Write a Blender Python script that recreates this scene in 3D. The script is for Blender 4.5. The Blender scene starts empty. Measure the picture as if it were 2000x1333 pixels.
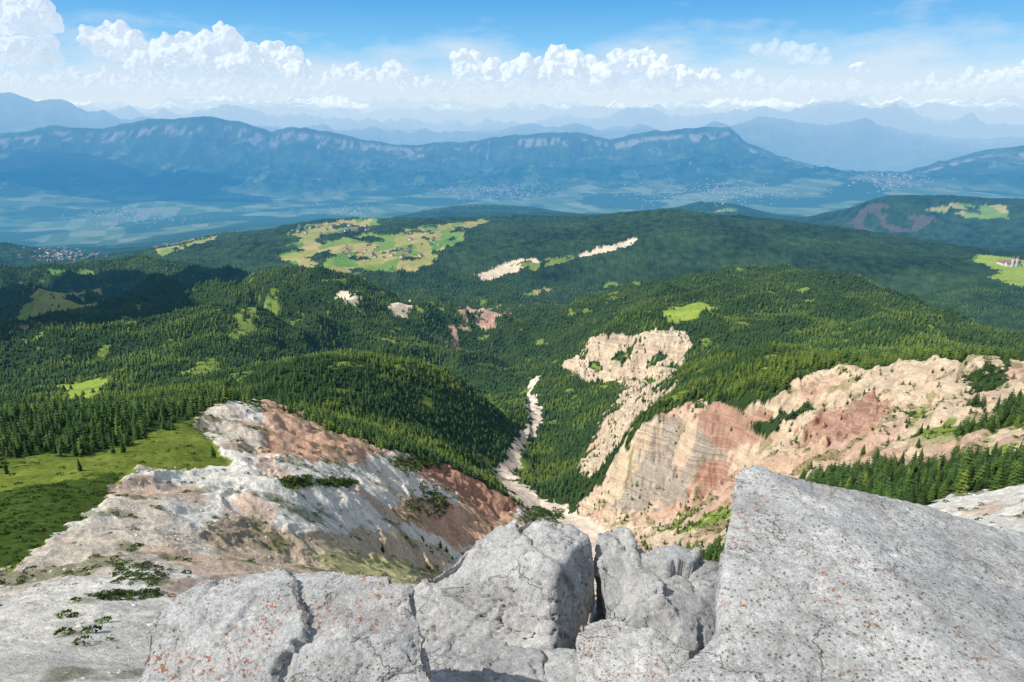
import bpy, bmesh, math, random
import numpy as np
from mathutils import Vector
rng=np.random.default_rng(7); random.seed(7)
scene=bpy.context.scene; COL=scene.collection
CZ=2.0; PITCH=math.radians(18.7); CP_,SP_=math.cos(PITCH),math.sin(PITCH); FPX=1333.3
SAZ,SEL=-113.,48.
sd=Vector((math.sin(math.radians(SAZ))*math.cos(math.radians(SEL)),math.cos(math.radians(SAZ))*math.cos(math.radians(SEL)),math.sin(math.radians(SEL))))
def sm(x,a,b):
    t=np.clip((x-a)/(b-a),0,1); return t*t*(3-2*t)
def ray(px,py):
    x=(px-1000)/FPX; v=(666.5-py)/FPX
    return x, CP_+v*SP_, -SP_+v*CP_
def azt(px,py):
    X,Y,Z=ray(np.asarray(px,float),np.asarray(py,float)); return np.arctan2(X,Y), Z/np.hypot(X,Y)
def proj(X,Y,Z):
    f=np.maximum(Y*CP_-Z*SP_,1e-3); u=Y*SP_+Z*CP_
    return 1000+FPX*X/f, 666.5-FPX*u/f
def P(px,py,d):
    X,Y,Z=ray(px,py); return (X*d,Y*d,Z*d+CZ)
# ------------------------------------------------------------ noise
PM=np.concatenate([rng.permutation(256)]*4).astype(np.int32)
ga=rng.random(256)*2*np.pi; GX=np.cos(ga).astype(np.float32); GY=np.sin(ga).astype(np.float32)
g3=rng.normal(size=(256,3)); g3/=np.linalg.norm(g3,axis=1)[:,None]; G3=g3.astype(np.float32)
def pn2(x,y,s=0):
    xf=np.floor(x); yf=np.floor(y)
    dx=(x-xf).astype(np.float32); dy=(y-yf).astype(np.float32)
    xi=(xf.astype(np.int64)+s*37)&255; yi=(yf.astype(np.int64)+s*91)&255
    u=dx*dx*dx*(dx*(dx*6-15)+10); v=dy*dy*dy*(dy*(dy*6-15)+10)
    def g(i,j,a,b):
        h=PM[PM[(xi+i)&255]+((yi+j)&255)]&255
        return GX[h]*a+GY[h]*b
    a=g(0,0,dx,dy); b=g(1,0,dx-1,dy); c=g(0,1,dx,dy-1); d=g(1,1,dx-1,dy-1)
    l=a+u*(b-a); return 1.4*(l+v*((c+u*(d-c))-l))
def fbm2(x,y,o=4,s=0,gain=.5):
    r=0;a=1.
    for k in range(o): r=r+a*pn2(x*2**k,y*2**k,s+k); a*=gain
    return r
def rid2(x,y,o=4,s=0):
    r=0;a=1.;t=0
    for k in range(o): r=r+a*(1-2*np.abs(pn2(x*2**k,y*2**k,s+k))); t+=a; a*=.5
    return r/t
def pn3(p,s=0):
    pf=np.floor(p); d=(p-pf).astype(np.float32); pi=pf.astype(np.int64)
    xi,yi,zi=(pi[:,0]+s*17)&255,(pi[:,1]+s*57)&255,(pi[:,2]+s*31)&255
    w=d*d*d*(d*(d*6-15)+10)
    def g(i,j,k):
        h=PM[PM[PM[(xi+i)&255]+((yi+j)&255)]+((zi+k)&255)]&255
        v=G3[h]; return v[:,0]*(d[:,0]-i)+v[:,1]*(d[:,1]-j)+v[:,2]*(d[:,2]-k)
    def L(a,b,t): return a+t*(b-a)
    x0=L(L(g(0,0,0),g(1,0,0),w[:,0]),L(g(0,1,0),g(1,1,0),w[:,0]),w[:,1])
    x1=L(L(g(0,0,1),g(1,0,1),w[:,0]),L(g(0,1,1),g(1,1,1),w[:,0]),w[:,1])
    return 1.5*L(x0,x1,w[:,2])
def fbm3(p,o=4,s=0,gain=.5):
    r=0;a=1.
    for k in range(o): r=r+a*pn3(p*2**k,s+k); a*=gain
    return r
def hsh(a,b,s=0):
    n=(a.astype(np.int64)*73856093)^(b.astype(np.int64)*19349663)^(s*83492791)
    n=(n^(n>>13))*1274126177; n=n^(n>>16)
    return ((n&0xffff)/65535.).astype(np.float32)
# ------------------------------------------------------------ terrain control points (px,py of the photo, ground range in m)
C=[]
for px in (-300,100,500,900,1300,1700,2300): C+= [(px,1800,1.0),(px,1450,2.5),(px,1480,8),(px,1480,25)]
C+=[(1000,1340,90),(1200,1310,100),(700,1310,85),(420,1310,82),(1450,1250,75),(1700,1180,70),(2000,1140,80),(2250,1120,90)]
C+=[(-250,1340,80),(0,1340,75),(200,1340,72),(0,1250,100),(200,1240,95),(0,1160,140),(200,1150,125),(350,1130,135),(100,1080,175),
(0,1050,200),(100,1000,220),(0,960,270),(200,930,280),(0,890,370),(200,880,360),(100,850,430),(300,860,370),(380,820,430),(450,787,520),(0,832,520),(200,815,520),(300,803,515),
(0,850,800),(200,830,800),(350,802,720),(460,792,700),(150,770,1500),(50,790,1300),(300,780,1150),(450,775,1000)]
C+=[(0,740,1800),(150,740,1700),(300,740,1500),(300,690,1850),(300,650,2200),(200,650,2400),(250,615,2700),(450,740,1350),(400,690,1750),(500,650,1950),(450,600,2400),(500,560,2650),(600,558,2650),(600,620,2250),(700,573,2650),(700,640,2200),(780,600,2600),(850,625,2500),(800,650,2300),(890,680,2380),(850,690,2150),(750,670,2150),(600,680,2000),
(500,596,3700),(620,596,3700),(750,622,3600),(200,645,3200)]
C+=[(560,748,1000),(600,715,1060),(700,702,1130),(800,715,1180),(850,735,1210),(940,780,1300),(1000,815,1400),(620,732,1850),(720,728,1950),(850,752,2000),(940,785,1780),
(700,780,960),(800,800,1000),(900,840,1080),(950,880,1090),(850,860,930),(760,850,830),(900,900,890),(650,822,800),(940,932,905),
(560,803,575),(660,850,585),(770,882,620),(860,908,660),(940,945,680),(1015,990,700)]
C+=[(450,850,420),(500,900,350),(550,950,290),(600,1000,260),(600,880,430),(700,900,450),(700,960,350),(750,920,480),(850,950,520),(900,1000,520),(800,1000,400),(950,1000,620),(900,1060,450),(880,1090,380),(820,1130,300),(700,1080,250),(500,1080,200),(300,980,235),(300,1060,180),(400,930,300),(400,1000,230)]
C+=[(1100,1000,850),(985,935,1050),(1010,870,1290),(1040,800,1580),(1040,755,1870),(905,695,2380),(890,645,2880),(820,600,3300),(1090,1040,730),(1140,1080,590),(1150,1160,330)]
C+=[(1060,930,1090),(1085,880,1270),(1105,830,1450),(1145,905,1120),(1180,865,1160),(1160,800,1440),(1120,765,1680),(1110,745,1770),(1180,690,1760),(1190,648,1780),(1280,660,1760),(1250,720,1700),(1220,765,1580),
(1300,760,1100),(1350,710,1190),(1420,690,1250),(1500,690,1230),(1600,695,1150),(1280,800,960),(1400,702,1750),(1300,737,1600),
(1350,632,2000),(1300,612,2250),(1200,628,2100),(1430,640,1950),(1500,620,2150),(1600,640,1950),(1700,660,1750),(1850,692,1550),(2000,710,1400),
(1000,650,2600),(1100,610,2750),(1250,575,2950),(1400,552,3100),(1530,538,3200),(1650,558,3100),(1750,593,2850),(1870,645,2450),(2000,690,1950),(2200,720,1800),(950,670,2450),
(1100,618,3500),(1300,600,4000),(1530,575,4300),(1700,605,4100),(1850,660,3500),(2000,696,2900)]
C+=[(1185,950,860),(1250,990,800),(1300,1010,760),(1400,965,790),(1230,848,870),(1285,815,860),(1340,830,830),(1380,790,860),(1450,801,810),(1500,784,800),(1300,900,835),(1400,870,805),
(1560,746,850),(1640,706,920),(1720,722,830),(1810,707,800),(1900,709,780),(2000,722,750),(2200,740,710),(1800,727,1150),(1640,724,1150),(2000,742,1050),
(1560,790,800),(1700,780,735),(1600,850,705),(1500,900,700),(1450,940,660),(1750,850,600),(1900,800,600),(1950,760,690),(1900,880,450),(1700,920,450),(1650,960,380),(1800,960,300),(1950,960,220),(1950,1020,150),(2050,1050,120),(1350,1060,500),(1240,1075,540),(1500,1000,420),(1550,1060,250)]
C+=[(480,548,4000),(600,548,4000),(700,565,3800),(820,590,3600),(950,592,3800),(1000,602,3600),(1100,560,4300),(1300,510,4700),(1500,500,4800),(1700,520,4700),(1900,580,4200),(2000,620,3800),(2200,650,3600),
(600,500,4800),(750,510,4600),(900,520,4500),(700,470,5400),(850,460,5500),(950,450,5700),(1000,480,5000),(1150,450,5500),(1100,500,4700),(1300,450,5300),(1500,460,5400),(1700,480,5400),(1850,520,5000),(2000,540,4800),
(560,445,6500),(640,432,6800),(750,430,6600),(850,430,6400),(1000,426,6300),(1180,423,6200),(1300,411,6000),(1400,421,6100),(1500,431,6200),(1600,442,6300),(1700,457,6300),(1800,470,6200),(1900,488,6000),(2000,498,5800),(2200,520,5600),
(300,490,5800),(400,465,6500),(450,500,5200),(350,520,5000),(230,515,5600),
(560,460,7700),(800,445,7800),(1000,442,7500),(1300,440,7400),(1500,455,7500),(1700,478,7500),(1900,505,7000),(2000,510,6800)]
C+=[(0,690,2200),(0,640,2600),(100,650,2500),(100,600,2900),(0,590,3000),(200,580,3100),(0,550,3700),(100,542,3800),(200,525,3900),(280,508,4000),(350,520,3900),(420,540,3700),(470,553,3500),(0,575,4900),(150,562,5000),(280,532,4900),(400,550,4500),(50,700,2000),
(0,478,7000),(80,494,6700),(140,518,6300),(0,548,5600),(100,548,5700),(0,490,8500),(150,520,7500),
(0,475,11500),(200,480,10500),(400,455,10500),(600,440,10500),(800,435,10500),(1200,430,10500),(1550,436,11000),(1700,440,11000),(2000,450,11000),
(900,403,10200),(820,416,10000),(1040,406,10500),(1100,416,10200),(1360,397,10000),(1440,402,9800),(1520,428,9500),(1310,409,10000),
(1645,436,8300),(1690,404,8350),(1740,388,8500),(1850,388,8600),(1950,400,8500),(2050,398,8500),(1660,442,7950),(1700,450,8000),(1800,462,7800),(1900,472,7600),(2000,484,7300),(1800,412,9800),(2000,416,9800)]
S0=[(-200,455),(0,450),(200,440),(400,425),(600,418),(800,412),(1000,410),(1200,410),(1400,405),(1600,405),(1800,400),(2000,400),(2200,400)]
S1=[(-200,375),(0,375),(200,385),(400,385),(600,385),(800,372),(1000,372),(1300,360),(1500,355),(1700,352),(1800,358),(2000,380),(2200,385)]
C+=[(a,b,13000) for a,b in S0]+[(a,b,16500) for a,b in S1]
C=np.array(C,float)
ca,ct=azt(C[:,0],C[:,1]); cv=np.log(C[:,2])
NA=1300
def lg(a,b,n): return np.exp(np.linspace(math.log(a),math.log(b),n,endpoint=False))
R=np.concatenate([lg(1,40,40),lg(40,620,560),lg(620,1020,240),lg(1020,1560,90),lg(1560,1860,110),lg(1860,3000,110),lg(3000,9500,260),lg(9500,26000,280),lg(26000,95000,210),[95000.]])
NR=len(R); AZ=np.linspace(-math.radians(50),math.radians(50),NA); LR=np.log(R)
n=len(C); A=np.zeros((n+3,n+3)); D=np.hypot(ca[:,None]-ca[None],cv[:,None]-cv[None])
A[:n,:n]=D**1.5+np.eye(n)*1e-5; A[:n,n]=1;A[:n,n+1]=ca;A[:n,n+2]=cv;A[n:,:n]=A[:n,n:].T
w=np.linalg.solve(A,np.concatenate([ct,np.zeros(3)]))
ga_=np.linspace(AZ[0],AZ[-1],330); gv=np.linspace(0,math.log(17000),680)
G=np.zeros((680,330))
for i in range(0,680,20):
    vv,aa=np.meshgrid(gv[i:i+20],ga_,indexing='ij'); q=np.stack([aa.ravel(),vv.ravel()],1)
    d2=(q[:,0:1]-ca[None])**2+(q[:,1:2]-cv[None])**2
    G[i:i+20]=(np.sqrt(d2*np.sqrt(d2))@w[:n]+w[n]+w[n+1]*q[:,0]+w[n+2]*q[:,1]).reshape(vv.shape)
def catm(xf,x0,dx,nc):
    p=np.clip((xf-x0)/dx,0,nc-1.0001); i=np.floor(p).astype(int); t=p-i
    W=np.zeros((len(xf),nc)); rr=np.arange(len(xf))
    for k,wk in ((-1,-.5*t**3+t*t-.5*t),(0,1.5*t**3-2.5*t*t+1),(1,-1.5*t**3+2*t*t+.5*t),(2,.5*t**3-.5*t*t)):
        np.add.at(W,(rr,np.clip(i+k,0,nc-1)),wk)
    return W
T=catm(LR,0,gv[1]-gv[0],680)@G@catm(AZ,ga_[0],ga_[1]-ga_[0],330).T
T=np.clip(T,-2.5,.05)
def line(pts):
    a,t=azt([p[0] for p in pts],[p[1] for p in pts]); return np.interp(AZ,a,t)
crest=line([(-200,270),(0,265),(60,262),(110,250),(200,256),(300,240),(350,236),(410,233),(480,245),(530,263),(570,250),(640,262),(720,276),(800,286),(900,282),(980,268),(1100,264),(1140,267),(1190,276),(1260,264),(1340,258),(1425,252),(1450,275),(1520,305),(1600,328),(1700,345),(1760,350),(1850,318),(1930,298),(2050,282),(2200,280)])
foot=line(S1); st0=line(S0)
a100=AZ/0.0075
def rl(base,amp,s,f=1.): 
    b=line(base); return b+amp*(0.75*rid2(a100*.05*f,a100*0+s*3.3,5,s)-.1)/FPX
st=[(13000,st0),(16500,foot),(20500,crest),(24500,crest-.016),
 (30000,rl([(-200,195),(0,205),(130,232),(260,262),(500,275),(900,285),(1150,262),(1300,268),(1480,240),(1650,262),(1900,300),(2200,300)],26,3,1.6)),
 (35000,line([(-200,270),(2200,300)])),
 (41000,rl([(-200,235),(0,240),(300,240),(450,235),(600,250),(760,262),(900,258),(1100,242),(1280,236),(1420,245),(1650,212),(1800,235),(2000,265),(2200,255)],28,5,2.)),
 (46000,line([(-200,262),(2200,266)])),
 (53000,rl([(-200,228),(0,236),(200,226),(400,219),(700,230),(900,232),(1050,222),(1250,230),(1450,229),(1600,216),(1750,219),(2000,226),(2200,224)],24,8,2.6)),
 (59000,line([(-200,244),(2200,244)])),
 (70000,rl([(-200,214),(0,214),(250,216),(400,206),(700,206),(850,211),(1000,217),(1250,216),(1450,209),(1700,204),(2000,208),(2200,208)],22,12,4.)),
 (95000,line([(-200,260),(2200,260)]))]
TS=np.zeros_like(T)
for (r0,t0),(r1,t1) in zip(st[:-1],st[1:]):
    m=(R>=r0)&(R<=r1); s=(LR[m]-math.log(r0))/math.log(r1/r0)
    if r0==13000: s=s
    elif r0==16500: s=.35*s+.65*s**2.4
    else: s=s*s*(3-2*s)
    TS[m]=t0[None]*(1-s[:,None])+t1[None]*s[:,None]
bl=sm(R,11500,13500)[:,None]
TS[R<13000]=st0[None]
T=T*(1-bl)+TS*bl
RR=R[:,None]*np.ones((1,NA)); AA=np.ones((NR,1))*AZ[None]
X=RR*np.sin(AA); Y=RR*np.cos(AA); Z=T*RR
# ------------------------------------------------------------ zones
FOREST,WHITE,TAN,RED,GRASS,SCRUB,STRATA,FIELD,GREY,BRIGHT,GRAVEL,DRED,BROWN,QUARRY,ORANGE,REDST,CLEAR,OLIVE=range(18)
ZH,ZW=680,1040; OX,OY=-40,0
zone=np.zeros((ZH,ZW),np.int16); zr0=np.zeros((ZH,ZW)); zr1=np.full((ZH,ZW),1e9)
gy,gx=np.mgrid[0:ZH,0:ZW]; gx=gx*2+OX; gy=gy*2+OY
def inside(pts,sx,sy):
    s=np.zeros(sx.shape,bool)
    for (xa,ya),(xb,yb) in zip(pts,np.roll(pts,-1,0)):
        if ya==yb: continue
        s^=((ya>sy)!=(yb>sy))&(sx<(xb-xa)*(sy-ya)/(yb-ya)+xa)
    return s
def poly(z,r0,r1,pts):
    pts=np.array(pts,float)
    x0,y0=pts.min(0)-4; x1,y1=pts.max(0)+4
    a,b=max(int((y0-OY)//2),0),min(int((y1-OY)//2)+1,ZH); c,d=max(int((x0-OX)//2),0),min(int((x1-OX)//2)+1,ZW)
    if a>=b or c>=d: return
    s=inside(pts,gx[a:b,c:d],gy[a:b,c:d])
    zone[a:b,c:d][s]=z; zr0[a:b,c:d][s]=r0; zr1[a:b,c:d][s]=r1
def strip(z,r0,r1,pts,wd):
    for (xa,ya),(xb,yb),wa,wb in zip(pts[:-1],pts[1:],wd[:-1],wd[1:]):
        dx,dy=xb-xa,yb-ya; l=math.hypot(dx,dy); nx,ny=-dy/l,dx/l
        poly(z,r0,r1,[(xa+nx*wa-dx/l*4,ya+ny*wa-dy/l*4),(xb+nx*wb+dx/l*4,yb+ny*wb+dy/l*4),(xb-nx*wb+dx/l*4,yb-ny*wb+dy/l*4),(xa-nx*wa-dx/l*4,ya-ny*wa-dy/l*4)])
poly(WHITE,0,790,[(-50,1345),(-50,1130),(30,1110),(100,1050),(195,990),(215,960),(270,915),(450,908),(380,820),(400,797),(460,783),(500,790),(560,800),(660,850),(770,882),(860,908),(940,945),(1020,990),(1110,1030),(1150,1060),(1200,1100),(1200,1345)])
poly(RED,0,790,[(510,785),(560,800),(660,850),(770,885),(740,900),(640,905),(560,905),(510,880),(520,840)])
poly(TAN,0,700,[(380,1040),(480,1015),(560,1050),(700,1030),(860,1070),(890,1100),(820,1150),(600,1140),(440,1110)])
poly(OLIVE,0,700,[(600,1085),(690,1075),(820,1105),(800,1150),(660,1130)])
poly(BROWN,0,700,[(390,1050),(440,1015),(480,1020),(535,1060),(480,1075),(420,1065)])
poly(DRED,0,790,[(780,892),(860,905),(940,945),(1020,990),(1000,1010),(930,1000),(880,960),(830,935)])
poly(RED,0,790,[(760,990),(850,960),(930,1000),(1000,1010),(1010,1030),(900,1070),(830,1045),(770,1020)])
poly(GRASS,0,700,[(-50,1125),(30,1110),(100,1050),(195,990),(215,960),(270,915),(450,908),(380,820),(300,845),(150,888),(-50,905)])
poly(SCRUB,0,700,[(-50,1120),(30,1100),(200,985),(235,925),(100,945),(-50,970)])
poly(TAN,330,1450,[(1130,985),(1180,930),(1230,850),(1290,812),(1380,788),(1440,802),(1500,782),(1560,742),(1640,714),(1700,724),(1810,705),(1900,708),(2060,715),(2060,900),(1920,960),(1800,930),(1600,935),(1450,1000),(1420,1080),(1250,1110),(1120,1060)])
poly(GREY,330,1450,[(1200,990),(1180,930),(1240,840),(1290,812),(1340,830),(1400,850),(1440,900),(1380,960),(1280,1010)])  # grey cliff rock; its tone also paints in the wall's shaded face
poly(STRATA,330,1450,[(1120,1000),(1180,930),(1240,845),(1290,815),(1260,880),(1200,970),(1170,1005)])
poly(REDST,330,1450,[(1330,830),(1380,788),(1450,803),(1500,790),(1520,830),(1470,870),(1400,880),(1350,860)])
poly(REDST,330,1450,[(1560,830),(1680,780),(1740,810),(1700,860),(1600,895),(1565,870)])
poly(REDST,330,1450,[(1350,930),(1430,890),(1440,960),(1380,985)])
poly(ORANGE,330,1450,[(1440,930),(1560,880),(1700,860),(1780,900),(1720,930),(1590,930),(1450,965)])
poly(OLIVE,330,1450,[(1770,800),(1860,770),(1960,800),(2060,760),(2060,900),(1920,900),(1830,880),(1780,860)])
poly(CLEAR,330,1450,[(1780,810),(1850,785),(1900,800),(1860,850),(1810,860)])
poly(CLEAR,330,1450,[(1930,860),(2060,800),(2060,890),(1960,900)])
poly(ORANGE,330,1450,[(1800,880),(1860,860),(1930,855),(1910,900),(1840,915)])
poly(FOREST,330,1450,[(1880,742),(1960,722),(1970,745),(1900,768)])
poly(FOREST,330,1450,[(1930,800),(2060,740),(2060,790),(1960,830)])
poly(FOREST,330,1450,[(1460,830),(1580,780),(1590,795),(1480,850)])
poly(CLEAR,330,900,[(1270,1050),(1340,1005),(1430,990),(1425,1025),(1330,1045)])
poly(FOREST,200,700,[(1580,930),(1800,905),(1920,895),(2060,900),(2060,950),(1850,975),(1620,965)])
poly(WHITE,0,400,[(1780,1010),(1850,970),(2060,945),(2060,1200),(1700,1200)])
poly(STRATA,1450,2300,[(1095,722),(1140,688),(1160,662),(1190,645),(1255,650),(1330,660),(1350,690),(1310,735),(1275,760),(1240,765),(1200,752),(1150,755),(1110,742)])
strip(STRATA,900,2300,[(1305,730),(1255,770),(1220,815),(1190,865)],[22,32,32,30])
strip(STRATA,900,1500,[(1150,930),(1190,865)],[26,28])
strip(STRATA,900,1500,[(1040,775),(1075,755),(1110,740)],[5,7,8])
strip(GRAVEL,480,2200,[(1165,1075),(1105,1012),(1050,985),(994,955),(980,933),(1001,908),(1011,875),(1036,845),(1048,815),(1034,785),(1048,755)],[32,24,17,14,13,11,10,9,9,8,5])
for p in ([(930,658),(945,625),(990,618),(997,640),(950,667)],[(880,662),(905,655),(902,688),(878,682)],[(897,628),(925,612),(930,640),(905,650)],[(870,640),(880,672),(900,700),(912,712),(905,690),(890,650)]): poly(REDST,1900,4200,p)
poly(BRIGHT,1800,2700,[(1295,625),(1380,618),(1405,640),(1345,648),(1310,640)])
for p in ([(440,690),(465,640),(515,598),(545,606),(500,650),(480,690)],[(345,745),(390,712),(445,702),(430,728),(380,752)],[(450,735),(490,722),(497,735),(455,742)],[(560,640),(600,620),(605,640),(575,650)],[(640,720),(700,712),(700,722),(650,730)]): poly(CLEAR,900,3000,p)
poly(BRIGHT,900,3000,[(105,773),(160,762),(215,758),(205,775),(150,785)])
for p in ([(922,542),(960,530),(1000,511),(1047,507),(1045,525),(1000,532),(950,550)],[(1125,497),(1180,485),(1240,466),(1244,474),(1190,491),(1130,503)],[(645,598),(680,594),(712,610),(670,616)],[(753,604),(790,609),(802,628),(770,626)]): poly(QUARRY,2000,6500,p)
poly(CLEAR,3500,6500,[(1000,520),(1120,500),(1130,503),(1050,530)])
poly(BROWN,7000,9200,[(1650,440),(1695,400),(1740,398),(1800,412),(1850,430),(1800,450),(1700,455)])
for p in ([(540,500),(600,465),(650,470),(720,455),(760,460),(820,455),(900,445),(905,470),(870,490),(840,520),(780,545),(740,530),(690,528),(620,530),(590,525),(560,512)],[(550,460),(600,440),(660,432),(735,428),(740,442),(660,455),(600,470)],[(655,545),(710,542),(712,550),(670,552)],[(770,452),(950,430),(948,440),(900,450)],[(300,485),(420,460),(425,470),(310,498)],[(20,625),(70,600),(130,595),(200,585),(212,608),(140,628),(60,655)],[(1810,408),(1870,399),(1960,404),(1972,426),(1900,427)],[(90,540),(180,535),(188,544),(100,549)],[(1020,578),(1068,565),(1075,573),(1040,584)],[(1170,560),(1200,553),(1208,560),(1178,566)],[(1380,415),(1440,405),(1442,412)]): poly(FIELD,2000,11000,p)
poly(BRIGHT,3000,7000,[(1892,505),(1950,501),(2060,520),(2060,565),(1990,560),(1925,545),(1955,528)])
px,py=proj(X,Y,Z)
lrn=LR[:,None]*np.ones((1,NA))
jx=fbm2(AA*45,lrn*45,5,21,.6)*15; jy=fbm2(AA*45,lrn*45,5,31,.6)*10
damp=1-.55*sm(RR,2500,4500); jx*=damp; jy*=damp*.8
def zlook(px,py,r):
    ix=np.clip(((px-OX)/2).astype(int),0,ZW-1); iy=np.clip(((py-OY)/2).astype(int),0,ZH-1)
    z=zone[iy,ix].copy(); z[(r<zr0[iy,ix])|(r>zr1[iy,ix])]=0
    return z
ZN=zlook(px+jx,py+jy,RR)
ZN[RR<70]=WHITE
wn=fbm2(X/170,Y/260,4,35)
ZN[(ZN==FIELD)&(wn>.34)&(RR>2500)]=FOREST
wn2=fbm2(X/60,Y/60,4,37)
ZN[np.isin(ZN,(STRATA,))&(wn2>.34)&(RR>1000)]=FOREST
ZN[np.isin(ZN,(STRATA,GREY,REDST))&(wn2<-.42)&(RR>500)&(RR<2500)]=TAN
ZN[(ZN==BROWN)&(wn>.0)&(RR>2500)]=FOREST
ZN[(ZN==CLEAR)&(wn2>.30)&(RR>800)]=FOREST
ZN[(ZN==CLEAR)&(wn2<-.10)&(RR<800)&(X>60)]=TAN
ZN[(ZN==OLIVE)&(wn2>.22)&(RR>330)&(X>300)]=FOREST
ZN[(ZN==OLIVE)&(wn2<-.25)&(RR>330)&(X>300)]=TAN
ZN[(ZN==FOREST)&(wn2>.60)&(fbm2(X/400,Y/400,3,39)>-.05)&(RR>650)&(RR<3800)&(X<1100)]=CLEAR
cm=np.isin(ZN,(STRATA,GREY,REDST,DRED,BROWN)).astype(np.float32); cm[RR>4500]=0
gm=np.isin(ZN,(TAN,ORANGE,RED)).astype(np.float32)
def blur(m,k):
    for _ in range(k):
        m=(m+np.roll(m,1,0)+np.roll(m,-1,0))/3; m=(m+np.roll(m,1,1)+np.roll(m,-1,1))/3
    return m
cm=blur(cm,7); gm=blur(gm,7)
def band(r0,r1,f=None): return slice(np.searchsorted(R,r0),np.searchsorted(R,r1))
b=band(300,12000); xb,yb,rb=X[b],Y[b],RR[b]
lf=1+.35*(1-sm(xb,-100,300))
wv_=.35*pn2(xb/700,yb/700,6)
Z[b]+=(rid2(xb/640+wv_,yb/640+wv_,4,2)-.36)*(28+80*sm(rb,1250,2000)*(1-sm(rb,3000,4600)))*lf*sm(rb,900,2200)*(1-sm(rb,9000,12000))
Z[b]+=(rid2(xb/260+wv_,yb/260+wv_,3,7)-.36)*22*sm(rb,760,1000)*(1-sm(rb,1600,2600))*(xb<40)
b=band(60,4500); xb,yb,rb=X[b],Y[b],RR[b]
Z[b]+=fbm2(xb/90,yb/90,4,5)*5.5*sm(rb,120,600)
b=band(15,1300); xb,yb,rb=X[b],Y[b],RR[b]
Z[b]+=fbm2(xb/16,yb/16,5,9,.55)*(.3+.7*sm(rb,60,300))*sm(rb,15,70)
whm=blur(np.isin(ZN[b],(WHITE,TAN,OLIVE,RED)).astype(np.float32),5)*(xb<300)
wq=.5*pn2(xb/25,yb/25,43)
Z[b]+=(rid2(xb/46+wq,yb/80,5,44)-.35)*6.0*whm*sm(rb,110,300)
Z[b]+=(rid2(xb/11+wq,yb/15,4,47)-.35)*1.5*whm*sm(rb,70,160)
b=band(300,2600); xb,yb,rb,ab=X[b],Y[b],RR[b],AA[b]
lef=(.36+.64*sm(xb,20,110))*(1+.15*sm(rb,1300,1600))
wx=.5*pn2(xb/50,yb/50,4)
Z[b]+=(rid2(xb/85+wx,yb/85,5,14)-.38)*(31*cm[b]+14*gm[b])*lef
wl=.8*pn2(xb/60,yb/60,24)+.35*pn2(xb/20,yb/20,25)
Z[b]+=(rid2(ab*850/75+wl,rb/90+wl,3,19)-.36)*(15*cm[b]+8*gm[b])*lef
Z[b]+=(rid2(xb/17+wl,yb/17+wl,3,29)-.36)*(5.5*cm[b]+3.5*gm[b])*lef
l2=np.minimum(lef,1)
for per,st_,sd_ in ((16.,.9,0),(5.,.65,3)):
    wz=.22*pn2(xb/200,yb/200,17+sd_)+(2.4/per)*pn2(xb/24,yb/24,18+sd_); zz=Z[b]/per+wz
    te=(np.floor(zz)+sm(zz-np.floor(zz),.5,.95)-wz)*per
    Z[b]+=(te-Z[b])*(st_*cm[b]+.4*gm[b])*l2
b=band(40,420); xb,yb,rb=X[b],Y[b],RR[b]
brn=blur((ZN[b]==BROWN).astype(np.float32),5)
Z[b]+=brn*np.maximum(rid2(xb/9,yb/9,4,41),0)*3.2
b=band(14500,27000); xb,yb,rb=X[b],Y[b],RR[b]
env=sm(rb,15500,18000)*(1-.55*sm(rb,19600,20600))
Z[b]+=((rid2(xb/2300,yb/3600,5,3)-.3)*260+(rid2(xb/620,yb/1500,4,6)-.1)*125)*env
b=band(26000,95001); xb,yb,rb=X[b],Y[b],RR[b]
Z[b]+=((rid2(xb/6500,yb/6500,5,23)-.25)*480+rid2(xb/1900,yb/1900,3,27)*140)*sm(rb,26000,30000)
b=band(3300,11500); rb=RR[b]
can=rng.random(rb.shape).astype(np.float32)
Z[b]+=np.where(ZN[b]==FOREST,1.,0.)*can*12*sm(rb,3400,4200)*(1-sm(rb,9500,11500))
T=Z/RR; px,py=proj(X,Y,Z)
Z3=Z+CZ
# ------------------------------------------------------------ colours
dZr=np.gradient(Z,axis=0)/np.gradient(RR,axis=0); dZa=np.gradient(Z,axis=1)/(RR*(AZ[1]-AZ[0]))
slope=np.hypot(dZr,dZa)
base={FOREST:(.034,.062,.020),WHITE:(.82,.775,.70),TAN:(.62,.50,.37),RED:(.60,.39,.28),GRASS:(.15,.195,.035),SCRUB:(.055,.09,.02),STRATA:(.60,.51,.39),FIELD:(.2,.24,.07),GREY:(.41,.37,.32),BRIGHT:(.26,.34,.06),GRAVEL:(.76,.64,.53),DRED:(.42,.255,.185),BROWN:(.42,.34,.25),QUARRY:(.72,.60,.45),ORANGE:(.60,.43,.30),REDST:(.46,.30,.23),CLEAR:(.17,.24,.05),OLIVE:(.36,.33,.17)}
tab=np.array([base[k] for k in range(18)],np.float32)
Cc=tab[ZN]
Cc[(ZN==BROWN)&(RR>5000)]=(.10,.085,.07)
n1=fbm2(AA*90,lrn*90,4,51)[...,None]; n2=fbm2(AA*25,lrn*25,4,55)[...,None]
fx=(X+60*pn2(X/200,Y/200,61))/110; fy=(Y+60*pn2(X/200,Y/200,62))/360
k=np.floor(fx*.8+fy*.6); l=np.floor(-fx*.25+fy*.8); hv=hsh(k,l,3)
pal=np.array([(.36,.32,.12),(.13,.26,.05),(.20,.29,.06),(.42,.36,.15),(.17,.27,.06),(.32,.32,.10)],np.float32)
fm=ZN==FIELD; Cc[fm]=pal[(hv[fm]*5.99).astype(int)]
rk=np.isin(ZN,(WHITE,TAN,RED,STRATA,GREY,GRAVEL,DRED,BROWN,QUARRY,ORANGE,REDST))
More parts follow.
